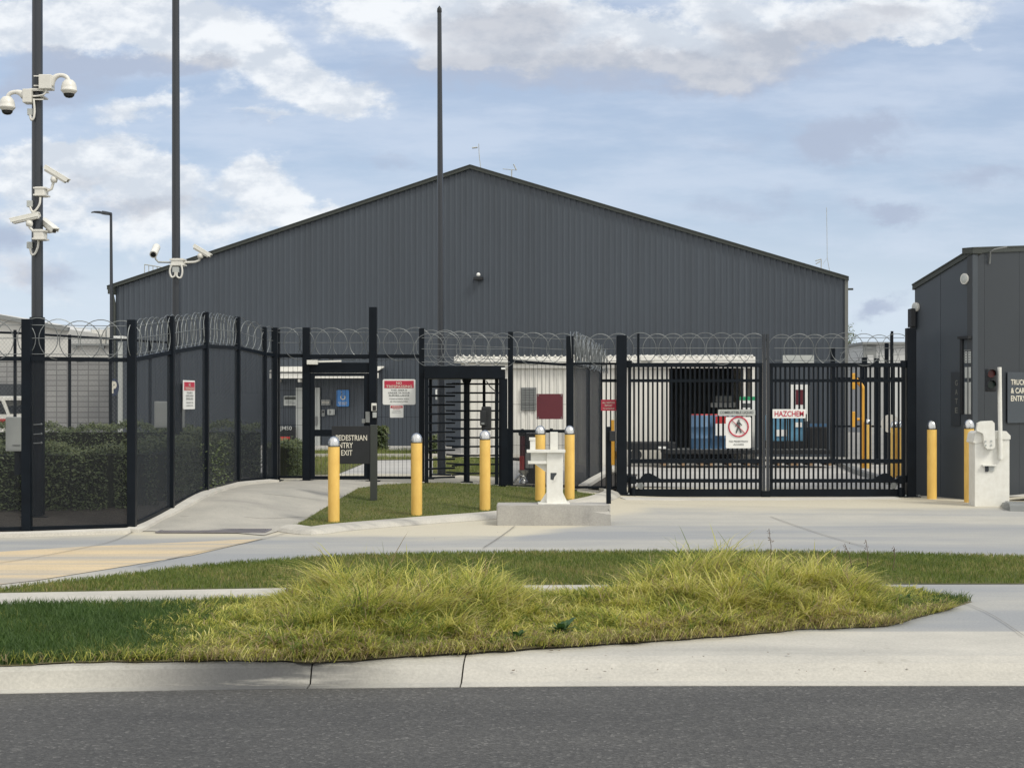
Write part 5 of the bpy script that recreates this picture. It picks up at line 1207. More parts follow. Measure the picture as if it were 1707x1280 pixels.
# the other one looks towards the road
t = thing('security_camera', P(258, 420, YPB), 'bullet camera on the pole behind the fence, facing down to the road', 'security camera', 'bullet cameras on the poles'); a = P(261, 412, YPB+.12); c = P(255.5, 424.5, YPB-.22); b = MB(); b.tube([a, c], .068, 16); hs_ = b.build('housing', 'white', t); d = (c-a).normalized(); b = MB(); b.tube([c-d*.01, c+d*.006], .048, 14); b.build('lens', 'lens', hs_); b = MB(); b.tube([P(259, 426, YPB), P(259.5, 432, YPB), P(264, 437, YPB), P(285, 437.5, YPB)], .017, 8); b.build('bracket', 'greybox', t)
jbox(YPB, (287, 445, 298, 454), [((286, 441), (283, 452), (286, 462), (291, 460), (292, 454)), ((302, 441), (304, 453), (301, 463), (295, 461), (295, 454))], 'junction box with two looping conduits on the pole behind the fence')

# ================================================================== BOLLARDS AND FORECOURT THINGS
def make_bollard(lab, mt='yellow'):
    t = thing('bollard', (0, 0, 0), lab, 'bollard'); b = MB(); b.lathe([(.088, -.03), (.088, 1.17)], n=26); b.build('post', mt, t)
    b = MB(); b.lathe([(.086, 1.17), (.086, 1.185)], n=24); b.build('collar', 'blackm', t)
    b = MB(); b.lathe([(.093, 1.185), (.093, 1.215), (.089, 1.25), (.072, 1.29), (.045, 1.316), (.018, 1.327), (0, 1.33)], n=26); b.build('cap', 'chrome', t); return t
GRP = 'yellow bollards with steel domes'
bol = make_bollard('yellow bollard standing in front of the PEDESTRIAN ENTRY sign'); bol.location = gnd(556.5, 873); bol['group'] = GRP
for px, py, lab, sc in ((694.5, 861.5, 'yellow bollard below the NO TRESPASSING signs', 1), (808.5, 852.5, 'yellow bollard in front of the turnstile card reader', 1), (900.5, 837, 'yellow bollard half hidden by the white pedestal', 1), (949.5, 835, 'yellow bollard just right of the white pedestal', 1),
                    (1553.5, 831.5, 'yellow bollard between gate post and service slot', 1.1), (1615.5, 837, 'yellow bollard touching the white barrier cabinet', 1.13)):
    dup(bol, gnd(px, py), lab, GRP, (1, 1, sc))
for px, py, Y, lab in ((1447, 782, 41, 'yellow bollard at the foot of the gooseneck stand'), (1491, 797, 36.2, 'yellow bollard with a red top box behind the gate'), (1499, 797, 36.6, 'yellow bollard squeezed between two others behind the gate'), (1506, 797, 36.0, 'yellow bollard nearest the gate post, behind the gate bars')):
    p = P(px, py, Y); r = dup(bol, (p.x, Y, G(p.x, Y)), lab, GRP)
for c in r.children: pass
gs = thing('gooseneck_stand', P(1438, 782, 41.1), 'yellow gooseneck reader stand with two boxes behind the gate', 'stand'); z0 = G(P(1438, 0, 41.1).x, 41.1); b = MB(); b.tube([(P(1438, 0, 41.1).x, 41.1, z0)]+[P(x, y, 41.1) for x, y in smooth2([(1438, 700), (1439, 660), (1438, 647), (1432, 638), (1424, 630)])], .06, 10); b.build('neck', 'yellow2', gs)
for y0, y1 in ((622, 649), (686, 712)): b = MB(); b.pbox(1419.5, y0, 1428, y1, 40.95, .16, bev=.02); b.build('reader_box', 'yellow2', gs)
b = MB(); b.tube([P(1427, 699, 41.05), P(1437, 699, 41.05)], .04, 8); b.build('arm', 'yellow2', gs)
t = thing('wheel_washer', P(1482, 800, 37), 'white round hose drum beside the bollards behind the gate', 'hose drum'); b = MB(); b.tube([P(1482, 706, 36.9), P(1482, 706, 37.2)], .17, 18); b.tube([P(1484, 706, 36.75), P(1484, 706, 36.9)], .22, 18); b.build('drum', 'offwhite', t); b = MB(); x = P(1482, 0, 37.2).x; b.box((x-.05, 37.1, G(x, 37)), (x+.05, 37.2, P(0, 712, 37).z)); b.build('stand', 'blackm', t)
# yellow plate on the gate post
t = thing('height_marker', P(1020, 745, 31), 'stepped yellow marker boards left of the thick gate post', 'marker'); b = MB(); b.pbox(1017, 700, 1024, 718, 31, .03); b.pbox(1017, 733, 1026, 752, 31, .03); b.pbox(1018, 752, 1027, 765, 31.0, .03); b.pbox(1019, 765, 1026, 775, 31.0, .03); b.build('board', 'yellow2', t); b = MB(); b.pbox(1017, 700, 1020, 812, 31.05, .05); b.build('post', 'black', t)

# concrete block
bx0, bx1 = P(828, 0, 23.06).x, P(1018, 0, 23.06).x
blk = thing('concrete_block', ((bx0+bx1)/2, 23.06, 0), 'long stained concrete plinth with a chipped corner carrying the white pedestal', 'plinth')
b = MB(); bm_ = bmesh.new(); bmesh.ops.create_cube(bm_, size=1)
for v in bm_.verts: v.co = Vector((bx0+(v.co.x+.5)*(bx1-bx0), 23.06+(v.co.y+.5)*.66, (v.co.z+.5)*.325-.02))
bmesh.ops.bevel(bm_, geom=bm_.edges[:], offset=.012, segments=2, affect='EDGES'); bmesh.ops.subdivide_edges(bm_, edges=[e for e in bm_.edges if e.calc_length() > .25], cuts=6, use_grid_fill=True)
for v in bm_.verts:
    v.co.x += random.uniform(-.004, .004); v.co.z += random.uniform(-.003, .003)
    if v.co.x > bx1-.10 and v.co.z > .2 and v.co.y < 23.16: v.co.x -= .05*random.random(); v.co.y += .03
bm_.verts.index_update(); b.add([v.co.copy() for v in bm_.verts], [[v.index for v in f.verts] for f in bm_.faces]); bm_.free(); b.build('plinth', 'block', blk)
ZB = .305; YS = 23.42
ps = thing('intercom_pedestal', P(922, 840, YS), 'white steel reader pedestal with two shelves on the concrete plinth', 'pedestal')
def sp_(px, py): return P(px, py, YS)
b = MB(); a0 = sp_(911, 0).x; a1 = sp_(938, 0).x; zc0 = sp_(0, 754).z
b.box((a0, YS-.10, ZB), (a1, YS+.12, zc0), bev=.01); b.build('column', 'white', ps)
b = MB(); e0 = sp_(900, 0).x; e1 = sp_(946, 0).x; zf = sp_(0, 820).z; b.box((e0-.03, YS-.2, ZB), (e1+.03, YS+.2, ZB+.02), bev=.006)
for sx, xx, ex in ((-1, a0, e0), (1, a1, e1)): b.add([(xx, YS-.02, ZB+.02), (ex, YS-.02, ZB+.02), (xx, YS-.02, zf), (xx, YS+.02, ZB+.02), (ex, YS+.02, ZB+.02), (xx, YS+.02, zf)], [(0, 1, 2), (3, 5, 4), (0, 1, 4, 3), (1, 2, 5, 4), (2, 0, 3, 5)])
b.build('base_flange', 'white', ps)
b = MB(); b.box((sp_(878, 0).x, YS-.16, sp_(0, 754).z+.001), (sp_(942, 0).x, YS+.16, sp_(0, 749.5).z), bev=.004); b.build('top_shelf', 'white', ps)
b = MB(); b.box((sp_(880, 0).x, YS-.14, sp_(0, 772.5).z), (a0-.002, YS+.14, sp_(0, 768).z), bev=.004); b.build('lower_shelf', 'white', ps)
b = MB(); b.box((sp_(885, 0).x, YS-.05, sp_(0, 768).z), (a0-.002, YS-.03, sp_(0, 754).z)); b.build('side_web', 'white', ps)
b = MB(Matrix.Translation((0, YS-.01, 0))); b.prism([(sp_(890, 0).x, sp_(0, 772.5).z), (a0-.002, sp_(0, 772.5).z), (a0-.002, sp_(0, 787).z)], .02); b.build('gusset', 'white', ps)
b = MB(); b.box((sp_(883.5, 0).x, YS-.05, sp_(0, 749.5).z), (sp_(892.5, 0).x, YS+.05, sp_(0, 734).z), bev=.006); b.box((sp_(882, 0).x, YS-.06, sp_(0, 734).z), (sp_(892.5, 0).x, YS+.06, sp_(0, 729).z), bev=.005); b.build('short_stub', 'white', ps)
b = MB(); b.box((sp_(917, 0).x, YS-.05, sp_(0, 749.5).z), (sp_(930, 0).x, YS+.06, sp_(0, 720).z), bev=.008); b.build('reader_stub', 'white', ps)
b = MB(Matrix.Translation((0, YS-.104, 0))); b.prism([(sp_(917.5, 0).x, sp_(0, 787.5).z), (sp_(927.5, 0).x, sp_(0, 787.5).z), (sp_(927, 0).x, sp_(0, 796).z), (sp_(923, 0).x, sp_(0, 800).z), (sp_(917.5, 0).x, sp_(0, 798).z)], .003); b.build('cut_out', 'dark', ps)
b = MB(Matrix.Translation((0, YS-.110, 0))); b.prism([(sp_(921, 0).x, sp_(0, 803).z), (sp_(928, 0).x, sp_(0, 799).z), (sp_(928, 0).x, sp_(0, 789).z), (sp_(924, 0).x, sp_(0, 794).z)], .005); b.build('bent_flap', 'offwhite', ps)
rp = thing('reader_post', P(1014.5, 838, YS), 'slim black reader post at the right end of the concrete plinth', 'post'); b = MB(); q = P(1014.5, 0, YS).x; b.box((q-.035, YS-.04, ZB), (q+.035, YS+.04, P(0, 711, YS).z), bev=.006); b.build('post', 'black', rp)
b = MB(); b.box((q+.01, YS-.1, P(0, 735, YS).z), (q+.09, YS-.04, P(0, 718, YS).z), bev=.012); b.build('reader_head', 'blackm', rp)
# pedestrian sign
g0 = gnd(623, 837); sY = FPX/g0.y; t = thing('entry_sign', g0, 'dark PEDESTRIAN ENTRY & EXIT sign on a post in the lawn island', 'sign'); b = MB(); b.box((g0.x-.058, g0.y-.045, g0.z-.03), (g0.x+.058, g0.y+.045, P(0, 708, g0.y).z), bev=.008); b.build('post', 'trim', t)
f_, w, h = pframe(553, 710, 617, 773, g0.y-.02); b = MB(f_); b.box((-w/2, -.015, -h/2), (w/2, .02, h/2), bev=.006); b.build('panel', 'blackm', t); x0_ = P(560, 0, g0.y-.02).x-f_.translation.x
for s, py, px1 in (('PEDESTRIAN', 729.5, 612), ('ENTRY', 742, 588.5), ('& EXIT', 754.5, 587.5)): wd = (px1-560)/sY; b = MB(f_); add_text(b, s, x0_+wd/2, P(0, py, g0.y).z-f_.translation.z, wd, 9.2/sY, -.019, bold=.012); b.build('lettering', 'letterwhite', t)
# hydrant behind the fence bay
t = thing('fire_hydrant', P(870, 812, 30.2), 'red standpipe hydrant with steel valves behind the fence bay', 'hydrant'); hx = P(871, 0, 30.2).x; hz = G(hx, 30.2); b = MB(); b.tube([(hx, 30.2, hz), (hx, 30.2, P(0, 722, 30.2).z)], .055, 12); b.build('standpipe', 'maroon', t)
b = MB(); b.lathe([(.05, -.06), (.08, -.03), (.08, .02), (.03, .05), (.03, .08), (0, .09)], (hx, 30.2, P(0, 722, 30.2).z), 14); b.build('cap', 'blackm', t); b = MB(); b.pbox(866, 760, 874, 786, 30.12, .1, bev=.02); b.build('red_sleeve', 'red', t)
b = MB(); b.lathe([(.09, 0), (.09, .06), (.06, .08), (.06, .2), (.10, .22), (.10, .27)], (hx+.02, 30.05, P(0, 806, 30.05).z), 14); b.tube([P(x, y, 30.0) for x, y in smooth2([(876, 797), (868, 792), (860, 798), (857, 806), (863, 808)])], .022, 8); b.build('valve', 'chrome', t)
t = thing('equipment_case', P(884, 812, 30.4), 'dark equipment case with a pale plate beside the hydrant', 'case'); b = MB(); b.pbox(874, 722, 908, 811, 30.4, .4, bev=.03); b.build('case', 'blackm', t); b = MB(); b.pbox(876, 755, 889, 780, 30.37, .03); b.build('plate', 'greybox', t)
# barrier cabinet on the right
YC2 = 27.1; bc = thing('barrier_cabinet', gnd(1654, 844), 'white boom barrier cabinet with a bolted yoke beside the gatehouse', 'cabinet')
YC2 = gnd(1654, 844).y
def cb_(px, py): return P(px, py, YC2)
b = MB(); b.box((cb_(1625, 0).x, YC2, gnd(1654, 844).z-.01), (cb_(1683, 0).x, YC2+.36, cb_(0, 731).z), bev=.012); b.build('body', 'white', bc)
b = MB(Matrix.Translation((0, YC2-.02, 0))); b.prism([(cb_(1622, 0).x, cb_(0, 737).z), (cb_(1625, 0).x, cb_(0, 722).z), (cb_(1630, 0).x, cb_(0, 718.5).z), (cb_(1677, 0).x, cb_(0, 718.5).z), (cb_(1684, 0).x, cb_(0, 726).z), (cb_(1684, 0).x, cb_(0, 732).z), (cb_(1660, 0).x, cb_(0, 732).z), (cb_(1626, 0).x, cb_(0, 739).z)], .42); b.build('lid', 'white', bc)
b = MB(Matrix.Translation((0, YC2-.10, 0))); b.prism([(cb_(1625, 0).x, cb_(0, 718).z), (cb_(1627, 0).x, cb_(0, 705).z), (cb_(1633, 0).x, cb_(0, 702).z), (cb_(1651, 0).x, cb_(0, 701).z), (cb_(1655, 0).x, cb_(0, 705).z), (cb_(1656, 0).x, cb_(0, 745).z), (cb_(1652, 0).x, cb_(0, 748).z), (cb_(1643, 0).x, cb_(0, 748).z), (cb_(1639, 0).x, cb_(0, 744).z), (cb_(1636, 0).x, cb_(0, 722).z)], .075); yk = b.build('boom_yoke', 'white', bc)
b = MB()
for px, py in ((1643, 735.5), (1652.5, 735), (1643, 742), (1652.5, 741.5)): b.tube([P(px, py, YC2-.10), P(px, py, YC2-.115)], .017, 10)
b.build('bolts', 'greybox', yk)
b = MB(); b.box((cb_(1636, 0).x, YC2-.07, cb_(0, 776.5).z), (cb_(1659, 0).x, YC2-.001, cb_(0, 774).z), bev=.004); b.build('lock_hood', 'white', bc)
b = MB(); b.box((cb_(1642, 0).x, YC2-.02, cb_(0, 786).z), (cb_(1647, 0).x, YC2-.001, cb_(0, 776.8).z)); b.build('lock_slot', 'dark', bc); b = MB(); b.box((cb_(1648, 0).x, YC2-.022, cb_(0, 785).z), (cb_(1657, 0).x, YC2-.001, cb_(0, 776.8).z), bev=.004); b.tube([P(1652.5, 780.5, YC2-.022), P(1652.5, 780.5, YC2-.03)], .016, 10); b.build('lock_plate', 'greybox', bc)
b = MB(); b.tube([P(1668, 765, YC2-.06), P(1667, 690, YC2-.06), P(1666, 612, YC2-.06)], .036, 14); b.box((cb_(1664, 0).x, YC2-.06, cb_(0, 763).z), (cb_(1671, 0).x, YC2+.01, cb_(0, 740).z), bev=.01); b.build('light_post', 'white', bc)
b = MB(); b.pbox(1645, 614, 1662, 653, YC2-.12, .14, bev=.03); tl = b.build('traffic_light', 'blackm', bc)
for py, mt in ((623, 'lred'), (641, 'lgreen')):
    p = P(1652, py, YC2-.12); b = MB(); b.tube([p, p+Vector((0, -.012, 0))], .066, 16); b.build('lens', mt, tl)
    b = MB(); pts = [p+Vector((.075*math.cos(a), 0, .075*math.sin(a))) for a in [math.radians(i*12-20) for i in range(19)]]; vs = []
    for q in pts: vs += [q, q+Vector((-.01, -.10, 0))]
    b.add(vs, [(2*i, 2*i+1, 2*i+3, 2*i+2) for i in range(18)]); b.build('visor', 'blackm', tl)
t = thing('kerb_stone', gnd(1700, 850), 'grey painted rounded kerb end beside the barrier cabinet', 'kerb'); g0 = gnd(1668, 850); b = MB()
pts = [(1668, 842), (1672, 848), (1684, 852), (1720, 853), (1760, 853)]
q = [gnd(*p) for p in pts]; x0 = q[0].x; y0 = q[2].y; vs = []
prof = [(0, 0), (.04, .09), (.10, .13), (.35, .13), (.6, .13)]
for i, g in enumerate(q):
    f0 = .35 if i == 0 else (.75 if i == 1 else 1)
    for d, z in prof: vs.append((g.x+d*(.5 if i < 2 else .15), g.y+d, g.z+z*f0))
b.add(vs, [(i*5+j, (i+1)*5+j, (i+1)*5+j+1, i*5+j+1) for i in range(4) for j in range(4)]+[(0, 1, 2, 3, 4)]); b.build('stone', 'midgrey', t)

# van at the far left
YV = 40; vn = thing('van', P(-40, 760, YV), 'white van with a red stripe parked at the far left edge', 'van'); vz = G(-12, 40)
def vp(px, py): p = P(px, py, YV); return (p.x, p.z)
b = MB(Matrix.Translation((0, YV, 0))); b.prism([vp(-220, 764), vp(-220, 660), vp(2, 660), vp(6, 665), vp(14, 690), vp(36, 697), vp(40, 712), vp(40, 758)], 1.9); b.build('body', 'white', vn)
b = MB(Matrix.Translation((0, YV-.012, 0))); b.prism([vp(-30, 690), vp(-30, 668), vp(2, 668), vp(11, 690)], .01); b.build('side_window', 'glass', vn)
b = MB(); b.add([(vp(6.5, 0)[0]+.02, YV+.1, vp(0, 667)[1]), (vp(14.5, 0)[0]+.02, YV+.1, vp(0, 689)[1]), (vp(14.5, 0)[0]+.02, YV+1.8, vp(0, 689)[1]), (vp(6.5, 0)[0]+.02, YV+1.8, vp(0, 667)[1])], [(0, 1, 2, 3)]); b.build('windscreen', 'glass', vn)
b = MB(); b.pbox(2, 662, 24, 667, YV+.05, 1.7); b.build('sun_visor', 'white', vn)
b = MB(); b.pbox(-220, 698, 12, 707, YV-.015, .01); b.build('stripe', 'red', vn)
for px in (-190, 10): b = MB(); b.tube([(P(px, 0, YV).x, YV-.03, vz+.34), (P(px, 0, YV).x, YV+.2, vz+.34)], .34, 20); b.build('wheel', 'blackm', vn)

# ================================================================== PLANTING
def hedge(name, path, w, z0, z1, n, lab, leaf=.026):
    """path xy; a rough box of leaves round a dark twig core"""
    path = [Vector(p) for p in (smooth_path(path, 5) if len(path) > 2 else path)]; seg = [(path[i], path[i+1]) for i in range(len(path)-1)]; L_ = [(q-p).length for p, q in seg]; tot = sum(L_)
    b = MB()
    # core
    Lp_, Rp_ = [], []
    for i, p in enumerate(path):
        a = path[max(0, i-1)]; c = path[min(len(path)-1, i+1)]; t = (c-a).normalized(); nn = Vector((-t.y, t.x)); Lp_.append(p+nn*w*.34); Rp_.append(p-nn*w*.34)
    k = len(path); vs = [(p.x, p.y, z0) for p in Lp_]+[(p.x, p.y, z0) for p in Rp_]+[(p.x, p.y, z1-.10) for p in Lp_]+[(p.x, p.y, z1-.10) for p in Rp_]; fs = []
    for i in range(k-1): fs += [(2*k+i, 2*k+i+1, 3*k+i+1, 3*k+i), (i, i+1, 2*k+i+1, 2*k+i), (k+i, 3*k+i, 3*k+i+1, k+i+1)]
    fs += [(0, 2*k, 3*k, k), (k-1, 2*k-1, 4*k-1, 3*k-1)]; b.add(vs, fs, 3)
    for i in range(n):
        r = random.random()*tot; j = 0
        while r > L_[j] and j < len(L_)-1: r -= L_[j]; j += 1
        p, q = seg[j]; t = (q-p).normalized(); nn = Vector((-t.y, t.x)); c2 = p+t*r; side = random.random(); h_ = z1+.05*math.sin(c2.x*3.1)+.04*math.sin(c2.y*5.3+c2.x*7)
        if side < .45: off = random.uniform(-.5, .5)*w; z = h_+random.gauss(0, .035)
        else: off = (.5 if side < .6 else -.5)*w+random.gauss(0, .05); z = z0+(h_-z0)*random.random()
        c = Vector((c2.x+nn.x*off, c2.y+nn.y*off, z)); n1 = Vector((random.gauss(0, 1), random.gauss(0, 1), random.gauss(0, .7))).normalized(); n2 = n1.orthogonal().normalized(); s = leaf*random.uniform(.6, 1.4)
        b.add([c-n1*s, c+n2*s*.45, c+n1*s, c-n2*s*.45], [(0, 1, 2, 3)], random.choices((0, 1, 2), (2, 3, 4 if side < .45 else .4))[0])  # top favours the palest leaf, so light from above is put into the colour
    o = b.build(name, LEAF+[HEDGE_CORE]); tag(o, lab, 'hedge'); return o
Yh = 24.0; zt_ = P(0, 747, Yh).z
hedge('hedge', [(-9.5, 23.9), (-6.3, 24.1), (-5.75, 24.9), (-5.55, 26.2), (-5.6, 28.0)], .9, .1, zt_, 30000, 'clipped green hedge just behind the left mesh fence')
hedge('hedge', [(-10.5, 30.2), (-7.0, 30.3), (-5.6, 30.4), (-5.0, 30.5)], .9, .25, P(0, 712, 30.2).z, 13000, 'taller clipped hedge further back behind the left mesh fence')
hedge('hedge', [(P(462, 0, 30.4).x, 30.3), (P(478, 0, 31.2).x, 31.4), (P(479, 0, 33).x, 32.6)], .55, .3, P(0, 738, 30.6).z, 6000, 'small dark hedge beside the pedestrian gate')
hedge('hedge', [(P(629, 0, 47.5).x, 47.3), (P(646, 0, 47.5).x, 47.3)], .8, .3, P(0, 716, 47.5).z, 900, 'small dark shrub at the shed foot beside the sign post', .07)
hedge('shrub', [(P(716, 0, 42).x, 41.7), (P(735, 0, 42).x, 41.7)], .5, .35, P(0, 728, 42).z, 700, 'small green shrub seen through the turnstile bars', .06)

def blades(name, pts, h, w, lean, mats, mi, lab, cat='grass', curve=.5, az=None, parent=None):
    """one mesh of bent grass blades: pts (n,3), h/w/lean (n,)"""
    n = len(pts); pts = np.asarray(pts, float); a = rng.uniform(0, 2*PI, n) if az is None else az; face = rng.uniform(0, 2*PI, n)
    d = np.stack([np.cos(a), np.sin(a), np.zeros(n)], 1); sd = np.stack([np.cos(face), np.sin(face), np.zeros(n)], 1)*(w/2)[:, None]
    up = np.array([0, 0, 1.0])
    m1 = pts+d*(lean*h*.28)[:, None]+up*(h*.52*np.sqrt(np.clip(1-(lean*.5)**2, .1, 1)))[:, None]
    tp = pts+d*(lean*h*.95)[:, None]+up*(h*np.sqrt(np.clip(1-(lean*.95)**2, .04, 1)))[:, None]
    V = np.stack([pts-sd, pts+sd, m1+sd*.75, m1-sd*.75, tp], 1).reshape(-1, 3)
    base = (np.arange(n)*5)[:, None]
    quads = base+np.array([0, 1, 2, 3]); tris = base+np.array([3, 2, 4])
    me = bpy.data.meshes.new(name); me.vertices.add(n*5); me.vertices.foreach_set('co', V.ravel())
    loops = np.concatenate([quads, tris], 1).ravel(); me.loops.add(n*7); me.loops.foreach_set('vertex_index', loops)
    st = np.empty(2*n, int); st[0::2] = np.arange(n)*7; st[1::2] = np.arange(n)*7+4; tot = np.empty(2*n, int); tot[0::2] = 4; tot[1::2] = 3
    me.polygons.add(2*n); me.polygons.foreach_set('loop_start', st); me.polygons.foreach_set('loop_total', tot)
    for m_ in mats: me.materials.append(m_)
    me.polygons.foreach_set('material_index', np.repeat(mi, 2)); me.polygons.foreach_set('use_smooth', np.ones(2*n, bool)); me.update(); me.validate()
    o = bpy.data.objects.new(name, me); COL.objects.link(o); tag(o, lab, cat, kind='stuff'); return o

def in_poly(x, y, poly):
    px = np.array([p[0] for p in poly]); py = np.array([p[1] for p in poly]); c = np.zeros(len(x), bool); j = len(px)-1
    for i in range(len(px)):
        t = ((py[i] > y) != (py[j] > y)) & (x < (px[j]-px[i])*(y-py[i])/(py[j]-py[i]+1e-12)+px[i]); c ^= t; j = i
    return c
def scatter(poly, dens):
    x0 = min(p[0] for p in poly); x1 = max(p[0] for p in poly); y0 = min(p[1] for p in poly); y1 = max(p[1] for p in poly); n = int((x1-x0)*(y1-y0)*dens)
    x = rng.uniform(x0, x1, n); y = rng.uniform(y0, y1, n); k = in_poly(x, y, poly); return x[k], y[k]
def patch(x, y, f, ph=0):
    return (np.sin(x*f+ph)+np.sin(y*f*1.3+x*f*.6+1.7*ph)+np.sin((x-y)*f*.73+2.1+ph)+np.sin(x*f*2.7+y*f*1.9+ph))/4

Gv = np.vectorize(G)
def lawn(name, poly, dens, hm, lab, mats=GL, clipx=None, wts=(.40, .34, .16, .10)):
    x, y = scatter(poly, dens)
    if clipx: k = (x > clipx[0]) & (x < clipx[1]); x = x[k]; y = y[k]
    n = len(x); h = hm*rng.uniform(.5, 1.3, n); q = patch(x, y, 2.3)*.35+rng.uniform(0, 1, n); cs = np.cumsum(wts)
    mi = np.clip(np.searchsorted(cs, q*.999), 0, len(mats)-1)
    blades(name, np.stack([x, y, Gv(x, y)+.012], 1), h, np.full(n, .007)*rng.uniform(.7, 1.4, n), rng.uniform(.15, .9, n), mats, mi, lab)
lawn('lawn_grass', lawn_poly, 2300, .05, 'mown green grass strip along the driveway', clipx=(-8.5, 8.5))
lawn('lawn_grass', isl, 2100, .05, 'short green grass on the lawn island round the bollards', wts=(.46, .36, .14, .04))
yl1 = [P(x, 0, Y)[:2] for x, Y in ((468, 46.5), (706, 46.5), (706, 39.5), (620, 39), (560, 31.5), (468, 31.5))]; drape('lawn', yl1, .012, 'lawn_soil', 1, 'soil of the lawn inside the fence'); lawn('lawn_grass', yl1, 160, .12, 'green lawn inside the fence before the shed', wts=(.3, .36, .24, .10))
yl2 = [P(x, 0, Y)[:2] for x, Y in ((722, 40.5), (848, 40.5), (846, 31.8), (722, 31.8))]; drape('lawn', yl2, .012, 'lawn_soil', 1, 'soil of the lawn behind the turnstile'); lawn('lawn_grass', yl2, 260, .10, 'green lawn behind the turnstile', wts=(.3, .36, .24, .10))
# verge: dark short grass on the left, yellow unmown mound in the middle
vp_poly = [(p[0], p[1]+.02) for p in vfront]+vback
x, y = scatter([(max(-9, p[0]), p[1]) for p in vp_poly if p[0] > -9.5], 5200)
TX = [-7, -3.3, -2.9, -2.2, -1.9, -1.5, -.8, -.3, .1, .35, .65, 1.15, 1.7, 2.3, 2.7, 3.05, 3.3, 3.6, 4.2]
TH = [.0, .0, .04, .14, .29, .38, .46, .41, .22, .15, .20, .31, .42, .52, .46, .34, .19, .09, .04]
TF = [gnd(530, 1099).y]
fr_y = np.interp(x, [p[0] for p in vfront], [p[1] for p in vfront]); bk_y = np.interp(x, [p[0] for p in vback[::-1]], [p[1] for p in vback[::-1]])
tt = np.clip((y-fr_y)/np.maximum(bk_y-fr_y, .05), 0, 1)
H = np.interp(x, TX, TH); tall = H*np.interp(tt, [0, .12, .35, .65, .9, 1], [.32, .55, .85, 1.0, .95, .75])*(1+.28*patch(x, y, 4.1, 1))
mound = tall*.38; bl = np.maximum(.05, tall*.78)
wild = np.clip((H-.02)/.2, 0, 1)
k1 = rng.uniform(0, 1, len(x)) > wild
xs_, ys_ = x[k1], y[k1]; n_ = len(xs_); q = patch(xs_, ys_, 2.0)*.4+rng.uniform(0, 1, n_); edge = np.clip(1-tt[k1]*6, 0, 1)
mi = np.where(q > .97-.4*edge, 2, np.where(q > .5, 1, 0)); blades('verge_grass', np.stack([xs_, ys_, np.zeros(n_)+.008], 1), .085*rng.uniform(.5, 1.4, n_), .008*rng.uniform(.7, 1.3, n_), rng.uniform(.2, .95, n_), GD, mi, 'short dark green grass on the left end of the verge')
vfx = [p[0] for p in vfront]; vfy = [p[1] for p in vfront]; vbx = [p[0] for p in vback[::-1]]; vby = [p[1] for p in vback[::-1]]
def arcs(name, pts, ln, w, lean, droop, az, mats, mi, lab):
    """long arching blades: four cross-sections and a tip"""
    n = len(pts); T = np.array([0, .3, .6, .85]); wt = np.array([1, .9, .7, .4]); d = np.stack([np.cos(az), np.sin(az), np.zeros(n)], 1); fa = az+PI/2+rng.normal(0, .6, n); sd = np.stack([np.cos(fa), np.sin(fa), np.zeros(n)], 1)*(w/2)[:, None]
    def at(t): return pts+d*(ln*(lean*t+droop*t**2*.55))[:, None]+np.array([0, 0, 1.0])*(ln*np.sqrt(np.clip(1-lean**2, .02, 1))*(t-droop*.62*t**2.2))[:, None]
    vs = []
    for t, k in zip(T, wt): q = at(t); vs += [q-sd*k, q+sd*k]
    vs.append(at(1.0)); V = np.stack(vs, 1).reshape(-1, 3); V[:, 2] = np.maximum(V[:, 2], .004); base = (np.arange(n)*9)[:, None]
    quads = [base+np.array([2*i, 2*i+1, 2*i+3, 2*i+2]) for i in range(3)]; tri = base+np.array([6, 7, 8]); me = bpy.data.meshes.new(name); me.vertices.add(n*9); me.vertices.foreach_set('co', V.ravel())
    loops = np.concatenate(quads+[tri], 1).ravel(); me.loops.add(n*15); me.loops.foreach_set('vertex_index', loops)
    st = (np.arange(n)*15)[:, None]+np.array([0, 4, 8, 12]); tot = np.tile([4, 4, 4, 3], n); me.polygons.add(4*n); me.polygons.foreach_set('loop_start', st.ravel()); me.polygons.foreach_set('loop_total', tot)
    for m_ in mats: me.materials.append(m_)
    me.polygons.foreach_set('material_index', np.repeat(mi, 4)); me.polygons.foreach_set('use_smooth', np.ones(4*n, bool)); me.update(); me.validate()
    o = bpy.data.objects.new(name, me); COL.objects.link(o); tag(o, lab, 'grass', kind='stuff'); return o
# tufts: every tuft has its own hue, height and lean
nt_ = 1500; tx = rng.uniform(-3.2, 3.95, nt_); f0 = np.interp(tx, vfx, vfy); b0 = np.interp(tx, vbx, vby); tq = rng.beta(1.05, .95, nt_); ty = f0+(b0-f0)*tq
tH = np.interp(tx, TX, TH); tt_ = np.interp(tq, [0, .12, .35, .65, .9, 1], [.30, .5, .85, 1.0, .95, .75])*tH*(1+.42*patch(tx, ty, 4.1, 1)); keep = rng.uniform(0, 1, nt_) < np.clip(tH/.14, .15, 1); tx, ty, tq, tH, tt_ = [a[keep] for a in (tx, ty, tq, tH, tt_)]; nt_ = len(tx)
th = np.maximum(.10, .9*tt_*rng.uniform(.45, 1.22, nt_)); hue = rng.normal(0, .23, nt_)+patch(tx, ty, 2.4, .7)*.22+np.interp(tt_, [.05, .3, .5], [-.10, .03, .10]); taz = patch(tx, ty, 3.0, 3)*2.2-1.2
per = rng.integers(32, 74, nt_); I = np.repeat(np.arange(nt_), per); n = len(I)
px_ = tx[I]+rng.normal(0, .045, n); py_ = np.maximum(ty[I]+rng.normal(0, .04, n), np.interp(px_, vfx, vfy)-.03); q = rng.uniform(0, 1, n)*.75+.12+hue[I]
